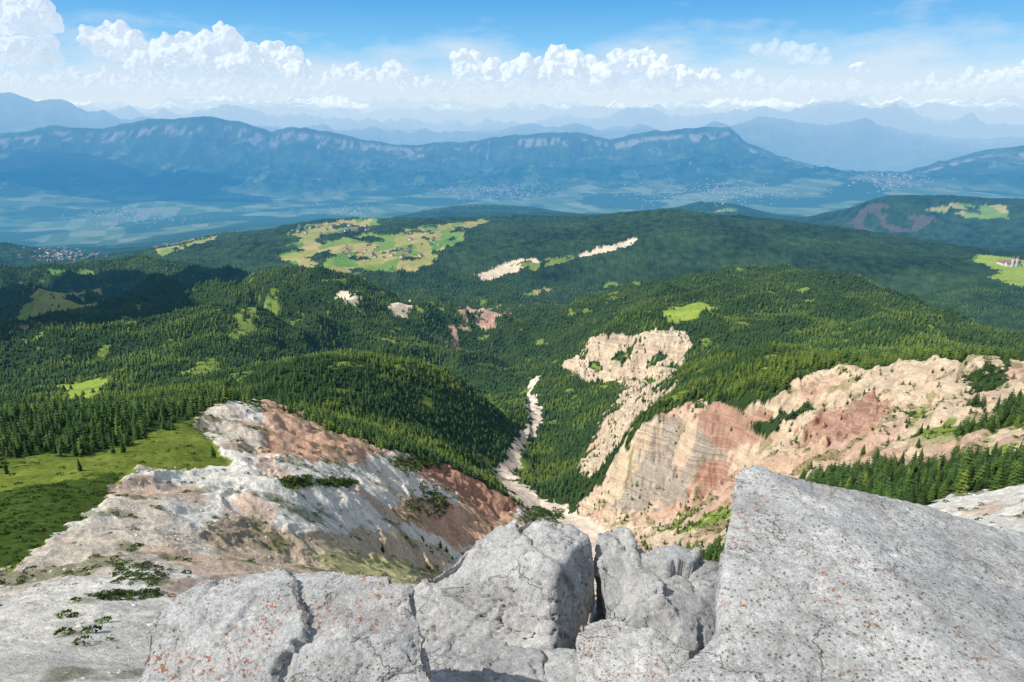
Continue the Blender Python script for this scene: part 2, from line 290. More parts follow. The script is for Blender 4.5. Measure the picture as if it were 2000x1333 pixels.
v=(1+.14*n1+.08*n2); Cc=Cc*np.clip(v,.65,1.3)
wm=(ZN==WHITE)
g2=fbm2(X/26,Y/26,4,71); g3_=fbm2(X/70,Y/120,4,74)
tanv=sm(g3_,.12,.48)[...,None]*wm[...,None]*.55*(RR<700)[...,None]
Cc=Cc*(1-tanv)+np.array((.66,.52,.38),np.float32)*tanv
pkn=fbm2(X/40,Y/40,5,76)
pk=(sm(pkn,.18,.36)*wm*(RR<700)*(RR>110))[...,None]*.75; Cc=Cc*(1-pk)+np.array((.67,.47,.355),np.float32)*pk
pr=(sm(fbm2(X/90,Y/90,5,78),.0,.35)*np.isin(ZN,(TAN,ORANGE))*(RR>350)*(RR<1500)*(X>60))[...,None]*.7; Cc=Cc*(1-pr)+np.array((.55,.36,.28),np.float32)*pr
gp=(sm(g2,.28,.44)*np.isin(ZN,(WHITE,TAN,ORANGE,OLIVE,RED))*(RR<900)*(.62+.25*(ZN==OLIVE)))[...,None]
Cc=Cc*(1-gp)+np.array((.17,.18,.06),np.float32)*gp
gg=(sm(fbm2(X/18,Y/18,3,77),-.2,.5)*np.isin(ZN,(GRASS,CLEAR)))[...,None]
Cc=Cc*(1-.6*gg)+np.array((.21,.23,.05),np.float32)*.6*gg
dk=(sm(fbm2(X/40,Y/40,3,79),-.1,.35)*(ZN==GRASS))[...,None]; Cc=Cc*(1-.45*dk)+np.array((.07,.11,.02),np.float32)*.45*dk
ff=(ZN==FOREST)&(RR>3200)&(RR<12000)
vv=.95+.5*(fbm2(X/60,Y/90,3,81))+.45*fbm2(X/500,Y/500,3,84)
Cc[ff]*=np.clip(vv[ff],.35,2.0)[...,None]
va=sm(RR,9300,10800)*(1-sm(RR,16000,18500))
cx=np.floor((X*.9+Y*.4)/230+.3*pn2(X/900,Y/900,90)); cy=np.floor((-X*.4+Y*.9)/520+.3*pn2(X/900,Y/900,91)); hv=hsh(cx,cy,9)
palv=np.array([(.11,.15,.065),(.16,.20,.10),(.08,.12,.05),(.20,.22,.14),(.12,.16,.075)],np.float32)
vc=palv[(hv*4.99).astype(int)]
fv=sm(fbm2(X/1500,Y/1500,4,93),-.1,.2)[...,None]; vc=vc*(1-fv)+np.array((.035,.06,.025),np.float32)*fv
hl=((RR<11500)&(slope>.16))[...,None]; vc=np.where(hl,np.array((.035,.06,.02),np.float32),vc)
m=va[...,None]; Cc=np.where(np.isin(ZN,(FIELD,BROWN))[...,None],Cc,Cc*(1-m)+vc*m)
mr=sm(RR,16000,18000)[...,None]
mc=np.array((.032,.06,.022),np.float32)*(1+.7*fbm2(X/500,Y/500,5,95,.6))[...,None]
ss=(T-foot[None])/np.maximum(crest-foot,.01)[None]
cl=np.maximum(.8*sm(slope,.85,1.3)*sm(fbm2(X/400,Y/400,4,97),-.2,.3), .85*sm(ss+.10*fbm2(X/900,Y/900,3,98),.80,.84)*(1-sm(ss,.92,.98))*sm(fbm2(X/180,Y/500,4,96)+.7*fbm2(X/2500,Y/2500,2,94),-.1,.35))
cl=(cl*(RR<21000))[...,None]; mc=mc*(1-cl)+np.array((.29,.265,.25),np.float32)*cl
md=(sm(fbm2(X/900,Y/900,4,99),.25,.45)*(1-sm(slope,.3,.55)))[...,None]; mc=mc*(1-md)+np.array((.11,.15,.065),np.float32)*md
Cc=Cc*(1-mr)+mc*mr
sn=.9*(sm(RR,46000,50000)*sm(T+.004*fbm2(X/1500,Y/1500,4,101),.001,.006)*sm(fbm2(X/9000,Y/9000,2,103)+.6*fbm2(X/1400,Y/1400,3,105),-.1,.35))[...,None]
bare=(sm(RR,27000,30000))[...,None]; Cc=Cc*(1-.5*bare)+np.array((.10,.10,.09),np.float32)*.5*bare
Cc=Cc*(1-sn)+1.0*sn
Cc=np.clip(Cc,.004,1.)
rockm=(rk&(RR<4500)).astype(np.float32)
strm=np.isin(ZN,(STRATA,GREY,REDST,DRED,TAN,RED)).astype(np.float32)*(RR<2600)*np.where(np.isin(ZN,(TAN,RED)),.5,1.)
# ------------------------------------------------------------ materials
def mat(name):
    m=bpy.data.materials.new(name); m.use_nodes=True; m.node_tree.nodes.clear()
    try: m.cycles.emission_sampling='NONE'
    except Exception: pass
    return m,m.node_tree
def N(nt,t,ins=None,**kw):
    nd=nt.nodes.new('ShaderNode'+t)
    for k,v in kw.items(): setattr(nd,k,v)
    for k,v in (ins or {}).items():
        if hasattr(v,'is_output'): nt.links.new(v,nd.inputs[k])
        else: nd.inputs[k].default_value=v
    return nd
def M(nt,op,a,b=0.,clamp=False):
    nd=nt.nodes.new('ShaderNodeMath'); nd.operation=op; nd.use_clamp=clamp
    for i,v in enumerate((a,b)):
        if hasattr(v,'is_output'): nt.links.new(v,nd.inputs[i])
        else: nd.inputs[i].default_value=v
    return nd.outputs[0]
def MIX(nt,f,a,b,bt='MIX'):
    nd=nt.nodes.new('ShaderNodeMix'); nd.data_type='RGBA'; nd.blend_type=bt
    for i,v in ((0,f),(6,a),(7,b)):
        if hasattr(v,'is_output'): nt.links.new(v,nd.inputs[i])
        else: nd.inputs[i].default_value=v if i==0 or len(v)==4 else (*v,1)
    return nd.outputs[2]
def RAMP(nt,f,st):
    nd=nt.nodes.new('ShaderNodeValToRGB'); e=nd.color_ramp.elements
    while len(e)<len(st): e.new(.5)
    for q,(p,c) in zip(e,st):
        q.position=p; q.color=(*c,1) if isinstance(c,tuple) else (c,c,c,1)
    if hasattr(f,'is_output'): nt.links.new(f,nd.inputs[0])
    return nd.outputs[0]
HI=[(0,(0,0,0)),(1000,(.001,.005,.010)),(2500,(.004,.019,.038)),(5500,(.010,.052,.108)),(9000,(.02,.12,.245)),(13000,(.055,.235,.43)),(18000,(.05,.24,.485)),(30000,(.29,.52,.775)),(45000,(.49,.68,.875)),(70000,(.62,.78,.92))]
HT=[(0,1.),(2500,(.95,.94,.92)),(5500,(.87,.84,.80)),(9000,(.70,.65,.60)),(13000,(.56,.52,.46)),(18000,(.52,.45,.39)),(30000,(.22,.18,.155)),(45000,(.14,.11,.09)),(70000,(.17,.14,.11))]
def haze(nt,col,normal=None,trans=None):  # aerial haze painted into the material: distance dims the colour, emission adds the veil
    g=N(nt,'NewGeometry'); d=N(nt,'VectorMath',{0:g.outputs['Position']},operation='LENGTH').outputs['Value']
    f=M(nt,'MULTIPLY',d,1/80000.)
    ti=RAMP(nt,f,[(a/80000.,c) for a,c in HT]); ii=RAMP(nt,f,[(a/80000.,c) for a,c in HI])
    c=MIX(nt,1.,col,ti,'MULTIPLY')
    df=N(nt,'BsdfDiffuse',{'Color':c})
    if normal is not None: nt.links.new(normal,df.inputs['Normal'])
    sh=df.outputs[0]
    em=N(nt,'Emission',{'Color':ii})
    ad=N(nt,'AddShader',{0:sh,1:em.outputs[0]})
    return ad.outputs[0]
def out(nt,sh): N(nt,'OutputMaterial',{'Surface':sh})
def terrain_mat():
    m,nt=mat('terrain'); a=N(nt,'Attribute',attribute_name='Col'); r=N(nt,'Attribute',attribute_name='rock').outputs['Fac']; s=N(nt,'Attribute',attribute_name='strata').outputs['Fac']
    pos=N(nt,'NewGeometry').outputs['Position']
    n0=N(nt,'TexNoise',{'Vector':pos,'Scale':1.3,'Detail':6.,'Roughness':.8}).outputs[0]
    n1=N(nt,'TexNoise',{'Vector':pos,'Scale':.35,'Detail':7.,'Roughness':.75}).outputs[0]
    n2=N(nt,'TexNoise',{'Vector':pos,'Scale':.06,'Detail':5.,'Roughness':.65}).outputs[0]
    n3=N(nt,'TexNoise',{'Vector':pos,'Scale':.012,'Detail':3.,'Roughness':.5}).outputs[0]
    c=MIX(nt,1.,a.outputs['Color'],RAMP(nt,n1,[(.25,.62),(.5,1.),(.75,1.3)]),'MULTIPLY')
    c=MIX(nt,r,c,MIX(nt,1.,c,RAMP(nt,n0,[(.33,.64),(.47,1.),(.7,1.18)]),'MULTIPLY'))
    c=MIX(nt,1.,c,RAMP(nt,n2,[(.3,.80),(.5,1.),(.7,1.16)]),'MULTIPLY')
    sp=N(nt,'SeparateXYZ',{0:pos}); z=M(nt,'ADD',sp.outputs[2],M(nt,'ADD',M(nt,'MULTIPLY',n3,10.),M(nt,'ADD',M(nt,'MULTIPLY',n2,6.),M(nt,'MULTIPLY',n1,2.5))))
    cz=N(nt,'CombineXYZ',{0:0.,1:0.,2:z}).outputs[0]
    ns=N(nt,'TexNoise',{'Vector':cz,'Scale':.11,'Detail':5.,'Roughness':.75}).outputs[0]
    band=RAMP(nt,ns,[(.34,(.50,.42,.38)),(.43,(.84,.79,.76)),(.5,(1.16,1.14,1.11)),(.56,(.74,.62,.56)),(.61,(1.11,1.10,1.08)),(.7,(.6,.52,.48))])
    c=MIX(nt,M(nt,'MULTIPLY',s,M(nt,'ADD',.42,n2)),c,MIX(nt,1.,c,band,'MULTIPLY'))
    bp=N(nt,'Bump',{'Height':M(nt,'ADD',n1,M(nt,'MULTIPLY',n0,.4)),'Strength':M(nt,'MULTIPLY',r,.85),'Distance':1.7})
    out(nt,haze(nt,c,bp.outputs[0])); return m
MT=terrain_mat()
def attr_mat(name,amt=.5,scale=.8):
    m,nt=mat(name); a=N(nt,'Attribute',attribute_name='Col'); pos=N(nt,'NewGeometry').outputs['Position']
    n1=N(nt,'TexNoise',{'Vector':pos,'Scale':scale,'Detail':3.}).outputs[0]
    c=MIX(nt,1.,a.outputs['Color'],RAMP(nt,n1,[(.3,1-amt),(.7,1+amt)]),'MULTIPLY')
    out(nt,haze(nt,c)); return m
def flat_mat(name,col,amt=.2,scale=.5):
    m,nt=mat(name); pos=N(nt,'NewGeometry').outputs['Position']
    n1=N(nt,'TexNoise',{'Vector':pos,'Scale':scale,'Detail':4.}).outputs[0]
    c=MIX(nt,1.,(*col,1),RAMP(nt,n1,[(.3,1-amt),(.7,1+amt)]),'MULTIPLY')
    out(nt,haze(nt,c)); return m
MTREE=attr_mat('conifer_needles',.35,.5); MTRUNK=flat_mat('bark',(.09,.06,.04))
# ------------------------------------------------------------ mesh helpers
def tag(o,label=None,cat=None,group=None,kind=None):
    for k,v in (('label',label),('category',cat),('group',group),('kind',kind)):
        if v: o[k]=v
    return o
def mesh_np(name,V,F,material,cols=None,extra=None,parent=None,smooth=True,link=True):
    me=bpy.data.meshes.new(name); k=F.shape[1]
    me.vertices.add(len(V)); me.vertices.foreach_set('co',np.ascontiguousarray(V,np.float32).ravel())
    me.loops.add(F.size); me.loops.foreach_set('vertex_index',np.ascontiguousarray(F,np.int32).ravel())
    me.polygons.add(len(F)); me.polygons.foreach_set('loop_start',np.arange(0,F.size,k,dtype=np.int32))
    me.polygons.foreach_set('use_smooth',np.full(len(F),smooth,bool))
    me.update(calc_edges=True)
    if cols is not None:
        c=np.ones((len(V),4),np.float32); c[:,:3]=cols
        me.color_attributes.new('Col','FLOAT_COLOR','POINT').data.foreach_set('color',c.ravel())
    for kx,vx in (extra or {}).items():
        me.attributes.new(kx,'FLOAT','POINT').data.foreach_set('value',np.ascontiguousarray(vx,np.float32).ravel())
    me.materials.append(material)
    if not link: return me
    o=bpy.data.objects.new(name,me); COL.objects.link(o)
    if parent: o.parent=parent
    return o
VV=np.stack([X,Y,Z3],-1).reshape(-1,3); CF=Cc.reshape(-1,3); rf=rockm.ravel(); sf=strm.ravel()
def part(name,i0,i1,fmask=None):
    i,j=np.mgrid[i0:i1,0:NA-1]; a=i*NA+j
    F=np.stack([a,a+1,a+NA+1,a+NA],-1).reshape(-1,4)
    if fmask is not None: F=F[fmask[i0:i1,:NA-1].ravel()]
    u,inv=np.unique(F.ravel(),return_inverse=True)
    o=mesh_np(name,VV[u],inv.reshape(-1,4),MT,CF[u],{'rock':rf[u],'strata':sf[u]})
    o['kind']='structure'; return o
i3=np.searchsorted(R,3000); i9=np.searchsorted(R,9500); i15=np.searchsorted(R,16000); i26=np.searchsorted(R,26000)
isf=ZN==FOREST; isg=np.isin(ZN,(GRASS,CLEAR,BRIGHT,SCRUB,FIELD)); iss=ZN==GRAVEL
part('forest_floor',0,i3,isf); part('meadow',0,i3,isg); part('stream_bed',0,i3,iss); part('mountain_slope',0,i3,~(isf|isg|iss))
part('hills',i3,i9); part('valley_floor',i9,i15); part('mountain_range',i15,i26); part('distant_mountains',i26,NR-1)
# ------------------------------------------------------------ terrain sampling
def sample(arr,az,r):
    fj=np.clip((az-AZ[0])/(AZ[1]-AZ[0]),0,NA-1.001); fi=np.clip(np.interp(np.log(r),LR,np.arange(NR)),0,NR-1.001)
    i=fi.astype(int); j=fj.astype(int); a=fi-i; b=fj-j
    return arr[i,j]*(1-a)*(1-b)+arr[i+1,j]*a*(1-b)+arr[i,j+1]*(1-a)*b+arr[i+1,j+1]*a*b
def near_idx(az,r): return np.clip(np.interp(np.log(r),LR,np.arange(NR)).round().astype(int),0,NR-1), np.clip(((az-AZ[0])/(AZ[1]-AZ[0])).round().astype(int),0,NA-1)
RM=np.maximum.accumulate(T,axis=0)
def hit(px_,py_,rmin=60,rmax=1e6):
    a,t=azt(px_,py_); j=int(np.clip(round((float(a)-AZ[0])/(AZ[1]-AZ[0])),0,NA-1))
    ok=np.where((T[:,j]>=t)&(R>rmin)&(R<rmax))[0]
    if len(ok)==0: return None
    i=ok[0]; return (X[i,j],Y[i,j],Z3[i,j],R[i])
# ------------------------------------------------------------ conifers
def conifer(seed,whorls,br,width,tip=.0,round_=.85):
    r=random.Random(seed); V=[];F=[]
    for k in range(whorls):
        z=.10+.86*k/(whorls-1); rad=width*((1-z)**round_)*(1.05 if k else .8)+.012
        for m in range(br):
            a=2*math.pi*(m+.5*(k%2)+r.uniform(-.25,.25))/br; L=rad*r.uniform(.7,1.25); dz=r.uniform(.015,.055)+.12*rad
            ca_,sa=math.cos(a),math.sin(a); wv=L*r.uniform(.30,.45); b=len(V)
            V+= [(0,0,z+.05),(ca_*L*.6-sa*wv,sa*L*.6+ca_*wv,z-dz*.5),(ca_*L,sa*L,z-dz),(ca_*L*.6+sa*wv,sa*L*.6-ca_*wv,z-dz*.5),(ca_*L*.55,sa*L*.55,z+.012)]
            F+= [(b,b+1,b+4),(b+1,b+2,b+4),(b+2,b+3,b+4),(b+3,b,b+4)]
    b=len(V); V+=[(0,0,1.0)]+[(.02*math.cos(q*2.1),.02*math.sin(q*2.1),.9) for q in range(3)]; F+=[(b,b+1,b+2),(b,b+2,b+3),(b,b+3,b+1)]
    return np.array(V),np.array(F)
def tiered(seed,tiers,sides,width,pw=.85):
    r=random.Random(seed); V=[];F=[]
    for k in range(tiers):
        z0=.08+.8*k/tiers; z1=min(1.,z0+1.5/tiers+.06); rad=width*(1-z0)**pw; b=len(V); V.append((0,0,z1 if k<tiers-1 else 1.))
        for m in range(sides):
            a=2*math.pi*(m+r.uniform(-.25,.25))/sides+k; q=rad*(r.uniform(.65,.8) if m%2 else r.uniform(.95,1.2))
            V.append((q*math.cos(a),q*math.sin(a),z0-(0 if m%2 else .05)))
        for m in range(sides): F.append((b,b+1+m,b+1+(m+1)%sides))
    return np.array(V),np.array(F)
pts=[]
r=110.
while r<4300:
    s=3.9+r*.0024
    na=int(1.62*r/s); a=(np.arange(na)+rng.random(na)*.95)/na*1.62-.81
    pts.append(np.stack([a,r+(rng.random(na)-.5)*s*1.2],1)); r+=s
pts=np.concatenate(pts); ta,tr=pts[:,0],pts[:,1]
tz=sample(Z,ta,tr); ii,jj=near_idx(ta,tr); tzn=ZN[ii,jj]
tx,ty=tr*np.sin(ta),tr*np.cos(ta)
gvl=blur((ZN==GRAVEL).astype(np.float32),6)[ii,jj]
prob=np.zeros(len(tr)); prob[tzn==FOREST]=.98
for k,pv in ((CLEAR,.18),(GRASS,.015),(STRATA,.08),(TAN,.05),(GREY,.08),(REDST,.04),(FIELD,.02),(ORANGE,.015)): prob[tzn==k]=pv
cn=fbm2(tx/30,ty/30,3,120); prob=np.where(np.isin(tzn,(STRATA,TAN,GREY,REDST)),prob*np.where(cn>.25,9.,.25),prob)
prob=np.where((tzn==CLEAR),prob*np.where(cn>.1,3.,.4),prob)
prob[(tr<290)&(tx<0)]=0; prob[(tr<230)]=0; prob[gvl>.12]=0
prob*=1-sm(fbm2(tx/70,ty/70,4,130),.25,.6)*.6*(tzn==FOREST)*(tr<3300)
hn=fbm2(tx/45,ty/45,2,133)
th=(5.+8.6*rng.random(len(tr))**1.0+3.2*hn)*(1+.15*sm(tr,1500,4000)); th=np.clip(th,3.5,20); th=np.where(np.isin(tzn,(STRATA,TAN,GREY,REDST,CLEAR)),th*.62,th)
th*=np.where(tr<480,.76,np.where(tr<800,.9,1.))
vis=((tz+th)/tr>RM[np.maximum(ii-3,0),jj]-.012)
tpx,tpy=proj(tx,ty,tz)
keep=(rng.random(len(tr))<prob)&vis&(tpx>-120)&(tpx<2120)
ta,tr,tx,ty,tz,th,tzn,ii,jj,tpx,tpy=[q[keep] for q in (ta,tr,tx,ty,tz,th,tzn,ii,jj,tpx,tpy)]
hue=rng.random(len(tr)); light=sm(fbm2(tx/180,ty/180,4,140),-.15,.35)*(1-.35*sm(tr,1200,2600))
tc=np.stack([.029+.032*hue+.052*light,.060+.043*hue+.062*light,.021+.010*hue+.004*light],1)*(1-.08*sm(tr,1400,2600))[:,None]
yel=(rng.random(len(tr))<.05+.16*light); tc[yel]*=np.array((1.5,1.35,1.1))
truly=((tz+th*.4)/tr>RM[np.maximum(ii-1,0),jj])&(tpx>10)&(tpx<1990)&(tpy<1330)
OCC=np.zeros((682,1024),bool); yy,xx=np.mgrid[0:682,0:1024]
for q in ([(270,1340),(300,1215),(390,1140),(640,1117),(800,1155),(840,1340)],[(800,1340),(812,1150),(930,1055),(1000,1012),(1060,1010),(1145,1055),(1150,1340)],[(1150,1340),(1157,1045),(1220,1045),(1245,1090),(1400,1120),(1400,1340)],[(1240,1340),(1400,1250),(1437,925),(1470,908),(1520,925),(1800,985),(2100,1080),(2100,1340)]):
    OCC|=inside(np.array(q)*.512,xx,yy)
score=np.zeros(len(tr)); order=np.argsort(tr); hpx=th/np.hypot(tr,tz)*FPX*.512*.87
for t in order:
    if tr[t]>1500: break
    if not truly[t]: continue
    h=hpx[t]; x=tpx[t]*.512; y=tpy[t]*.512
    y1=int(y); y0=int(y-h); m=(y0+y1)//2; c=0
    for (a,b_,wd) in ((y0,m,.09),(m,y1,.19)):
        q=OCC[max(a,0):max(b_,0),max(int(x-wd*h),0):int(x+wd*h)+1]
        c+=q.size-q.sum(); q[:]=True
    score[t]=c
top=np.argsort(-score)[:300]
single=np.zeros(len(tr),bool); single[top]=True
looks=[('dark narrow',(.034,.062,.018),(10,9,.19,.85)),('broad mid green',(.062,.105,.026),(9,9,.25,.72)),('pale yellow green',(.12,.16,.034),(9,8,.23,.6))]
crowns=[];
for q,(nm,c,(wh,br,wd,ro)) in enumerate(looks):
    for e in range(2):
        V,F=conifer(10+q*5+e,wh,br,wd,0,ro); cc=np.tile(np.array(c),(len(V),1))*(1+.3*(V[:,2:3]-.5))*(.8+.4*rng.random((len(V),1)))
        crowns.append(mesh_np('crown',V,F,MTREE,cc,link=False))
an=np.arange(7)/7*2*math.pi
tv=np.concatenate([np.stack([.026*np.cos(an),.026*np.sin(an),an*0-.06],1),np.stack([.012*np.cos(an),.012*np.sin(an),an*0+.5],1),np.stack([.003*np.cos(an),.003*np.sin(an),an*0+.93],1)])
tf=[(l*7+k,l*7+(k+1)%7,l*7+7+(k+1)%7,l*7+7+k) for l in range(2) for k in range(7)]
trunk=mesh_np('trunk',tv,np.array(tf),MTRUNK,link=False)
def region(x,y):
    if x>1450 and y>885: return 'in the dark clump just beyond the big right boulder'
    if x<480 and y>740: return 'on the left slope edge above the green grass'
    if 1230<x<1660 and 640<y<835: return 'on the wooded spur above the grey cliff'
    if x<1000: return 'in the woods left of the gorge stream'
    if x<1260: return 'on the bank right of the pale gorge stream'
    return 'on the bare red and ochre slope at right'
for t in top:
    q=2 if yel[t] else (1 if hue[t]>.5 else 0)
    e=bpy.data.objects.new('conifer_tree',None); COL.objects.link(e); e.empty_display_size=.1
    e.location=(tx[t],ty[t],tz[t]+CZ-.3); e.rotation_euler=(0,0,random.uniform(0,6.28)); wj=random.uniform(.9,1.2); e.scale=(th[t]*wj,th[t]*wj,th[t])
    rg=region(tpx[t],tpy[t]); tag(e,looks[q][0]+' conifer '+rg,'tree',looks[q][0]+' conifers '+rg)
    for nm,me in (('trunk',trunk),('crown',crowns[q*2+random.randint(0,1)])):
        o=bpy.data.objects.new(nm,me); COL.objects.link(o); o.parent=e
def merged(name,bases,idx,sq,material):
    Vs=[];Fs=[];Cs=[];off=0; which=rng.integers(0,len(bases),len(idx))
    for b,(V,F) in enumerate(bases):
        s=idx[which==b]
        if len(s)==0: continue
        an=rng.random(len(s))*6.283; c,sn_=np.cos(an)[:,None],np.sin(an)[:,None]; h=th[s][:,None]; wj=sq*(.85+.5*rng.random((len(s),1)))
        vx=(V[:,0][None]*c-V[:,1][None]*sn_)*h*wj+tx[s][:,None]; vy=(V[:,0][None]*sn_+V[:,1][None]*c)*h*wj+ty[s][:,None]; vz=V[:,2][None]*h+tz[s][:,None]+CZ-.3
        Vs.append(np.stack([vx,vy,vz],-1).reshape(-1,3)); nV=len(V)
        Fs.append((F[None]+off+(np.arange(len(s))*nV)[:,None,None]).reshape(-1,3)); off+=nV*len(s)
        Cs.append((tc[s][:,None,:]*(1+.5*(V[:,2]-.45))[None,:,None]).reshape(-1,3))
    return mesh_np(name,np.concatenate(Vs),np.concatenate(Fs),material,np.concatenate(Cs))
rest=np.where(~single)[0]
nr=rest[tr[rest]<1250]; fr_=rest[tr[rest]>=1250]
o=merged('conifer_forest',[conifer(30+k,6,6,(.22,.27,.25,.32)[k],0,(.85,.7,.8,.5)[k]) for k in range(4)],nr,1.,MTREE); tag(o,'dense conifer woods covering the slopes either side of the gorge','forest',kind='stuff')
o=merged('conifer_forest',[tiered(50+k,3,6,(.26,.32,.28,.36)[k],(.8,.65,.75,.5)[k]) for k in range(4)],fr_,1.,MTREE); tag(o,'dark conifer forest blanketing the rounded hills beyond the gorge','forest',kind='stuff')
# ------------------------------------------------------------ dwarf pine scrub, stones
def bush(seed,nl=46):
    r=np.random.default_rng(seed); V=[];F=[]
    for k in range(nl):
        a=r.random()*6.283; q=math.sqrt(r.random()); h=(1-q*q)*.8+.1
        p=np.array((q*math.cos(a),q*math.sin(a),h*r.uniform(.5,1.)))
        d=r.normal(size=3); d[2]=abs(d[2])+.4; d/=np.linalg.norm(d); u=np.cross(d,r.normal(size=3)); u/=np.linalg.norm(u); L=r.uniform(.25,.5); b=len(V)
        V+= [p-u*L*.5-d*L*.3,p+u*L*.5-d*L*.3,p+d*L*.8]; F.append((b,b+1,b+2))
    return np.array(V),np.array(F)
bb=[bush(k) for k in range(5)]
def bushes(name,x,y,z,s,material,parent=None,col=(.045,.08,.018)):
    Vs=[];Fs=[];Cs=[];off=0
    for k in range(len(x)):
        V,F=bb[k%5]; a=random.random()*6.28; c,q=math.cos(a),math.sin(a)
        Vs.append(np.stack([(V[:,0]*c-V[:,1]*q)*s[k]+x[k],(V[:,0]*q+V[:,1]*c)*s[k]+y[k],V[:,2]*s[k]*.7+z[k]],1)); Fs.append(F+off); off+=len(V)
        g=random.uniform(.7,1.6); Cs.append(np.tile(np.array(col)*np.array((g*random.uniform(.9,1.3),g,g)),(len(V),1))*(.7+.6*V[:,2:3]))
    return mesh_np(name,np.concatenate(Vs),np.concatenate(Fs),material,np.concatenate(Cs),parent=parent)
nb=60000; ba=(rng.random(nb)-.5)*1.65; br_=np.sqrt(rng.random(nb)*(720**2-90**2)+90**2)
bi,bj=near_idx(ba,br_); bz=ZN[bi,bj]; bx,by=br_*np.sin(ba),br_*np.cos(ba)
pn=fbm2(bx/26,by/26,4,71); p=np.zeros(nb); p[bz==SCRUB]=.9; p[bz==GRASS]=.06
p[np.isin(bz,(WHITE,TAN,OLIVE))]=.035; p=np.where(np.isin(bz,(WHITE,TAN,OLIVE,ORANGE))&(pn>.34),.5,p); p[(bz==CLEAR)]=.12; p[(bz==FOREST)]=.15
sel=(rng.random(nb)<p)&(sample(T,ba,br_)>RM[np.maximum(bi-2,0),bj]-.02)
bx,by,bs=bx[sel],by[sel],(.5+1.0*rng.random(sel.sum())**2)*(1+.4*sm(br_[sel],200,500)); bs=np.where(bz[sel]==SCRUB,bs*.85,bs)
o=bushes('dwarf_pine_scrub',bx,by,sample(Z,ba[sel],br_[sel])+CZ-.1,bs,MTREE); tag(o,'low dwarf pine scrub dotted over the scree and dark on the left slope','shrubs',kind='stuff')
for (cx_,cy_,wx,wy,lab) in ((578,943,36,13,'rounded dark dwarf pine thicket alone on white scree'),(840,985,50,34,'dark green dwarf pine thicket on the red gully slope'),(805,905,58,16,'dwarf pine thicket on top of the dark red ridge'),(655,945,42,8,'thin strip of dwarf pines right of the rounded thicket'),(1060,1010,40,20,'leafy green thicket beside the gravel stream above the cracked boulder'),(270,1120,60,26,'dwarf pine patch on pale scree left of the lichened boulder'),(250,1165,80,10,'low strip of dwarf pines on scree behind the lichened boulder')):
    xs=[];ys=[];zs=[];ss=[]
    for k in range(110):
        a=random.random()*6.28; q=math.sqrt(random.random())*random.uniform(.7,1.15); h=hit(cx_+wx*q*math.cos(a),cy_+wy*q*math.sin(a),60,1100)
        if h: xs.append(h[0]);ys.append(h[1]);zs.append(h[2]-.15);ss.append(h[3]*random.uniform(.003,.0075))
    if xs:
        o=bushes('dwarf_pine_thicket',np.array(xs),np.array(ys),np.array(zs),np.array(ss),MTREE); tag(o,lab,'shrub')
bm=bmesh.new(); bmesh.ops.create_icosphere(bm,subdivisions=1,radius=1); iv=np.array([v.co[:] for v in bm.verts]); bm.faces.ensure_lookup_table(); ifc=np.array([[v.index for v in f.verts] for f in bm.faces]); bm.free()
ns=50000; sa=(rng.random(ns)-.5)*1.7; sr=np.exp(rng.random(ns)*math.log(520/55)+math.log(55))
si,sj=near_idx(sa,sr); cl_=fbm2(sr*np.sin(sa)/30,sr*np.cos(sa)/30,3,150)
ok=np.isin(ZN[si,sj],(WHITE,))|(np.isin(ZN[si,sj],(TAN,BROWN,GRAVEL))&(rng.random(ns)<.35)); ok&=(sample(T,sa,sr)>RM[np.maximum(si-2,0),sj]-.02)&(rng.random(ns)<.2+.75*sm(cl_,-.1,.4))&(rng.random(ns)<.35+.65*sm(sr,90,170))
sa,sr=sa[ok],sr[ok]; k=len(sa); sz=(.06+.42*rng.random(k)**5)*(.45+sr/280.)
dv=iv[None]*(1+.35*(rng.random((k,len(iv),1))-.5))*sz[:,None,None]*np.stack([.8+.5*rng.random(k),.8+.5*rng.random(k),.45+.4*rng.random(k)],1)[:,None,:]
dv+=np.stack([sr*np.sin(sa),sr*np.cos(sa),sample(Z,sa,sr)+CZ],1)[:,None,:]
MST=attr_mat('loose_stone',.2,3.)
o=mesh_np('scree_stones',dv.reshape(-1,3),(ifc[None]+(np.arange(k)*len(iv))[:,None,None]).reshape(-1,3),MST,np.repeat(np.array((.60,.56,.50))*(.55+.55*rng.random((k,1))),len(iv),0),smooth=False)
tag(o,'loose pale limestone stones scattered over the scree slope','stones',kind='stuff')
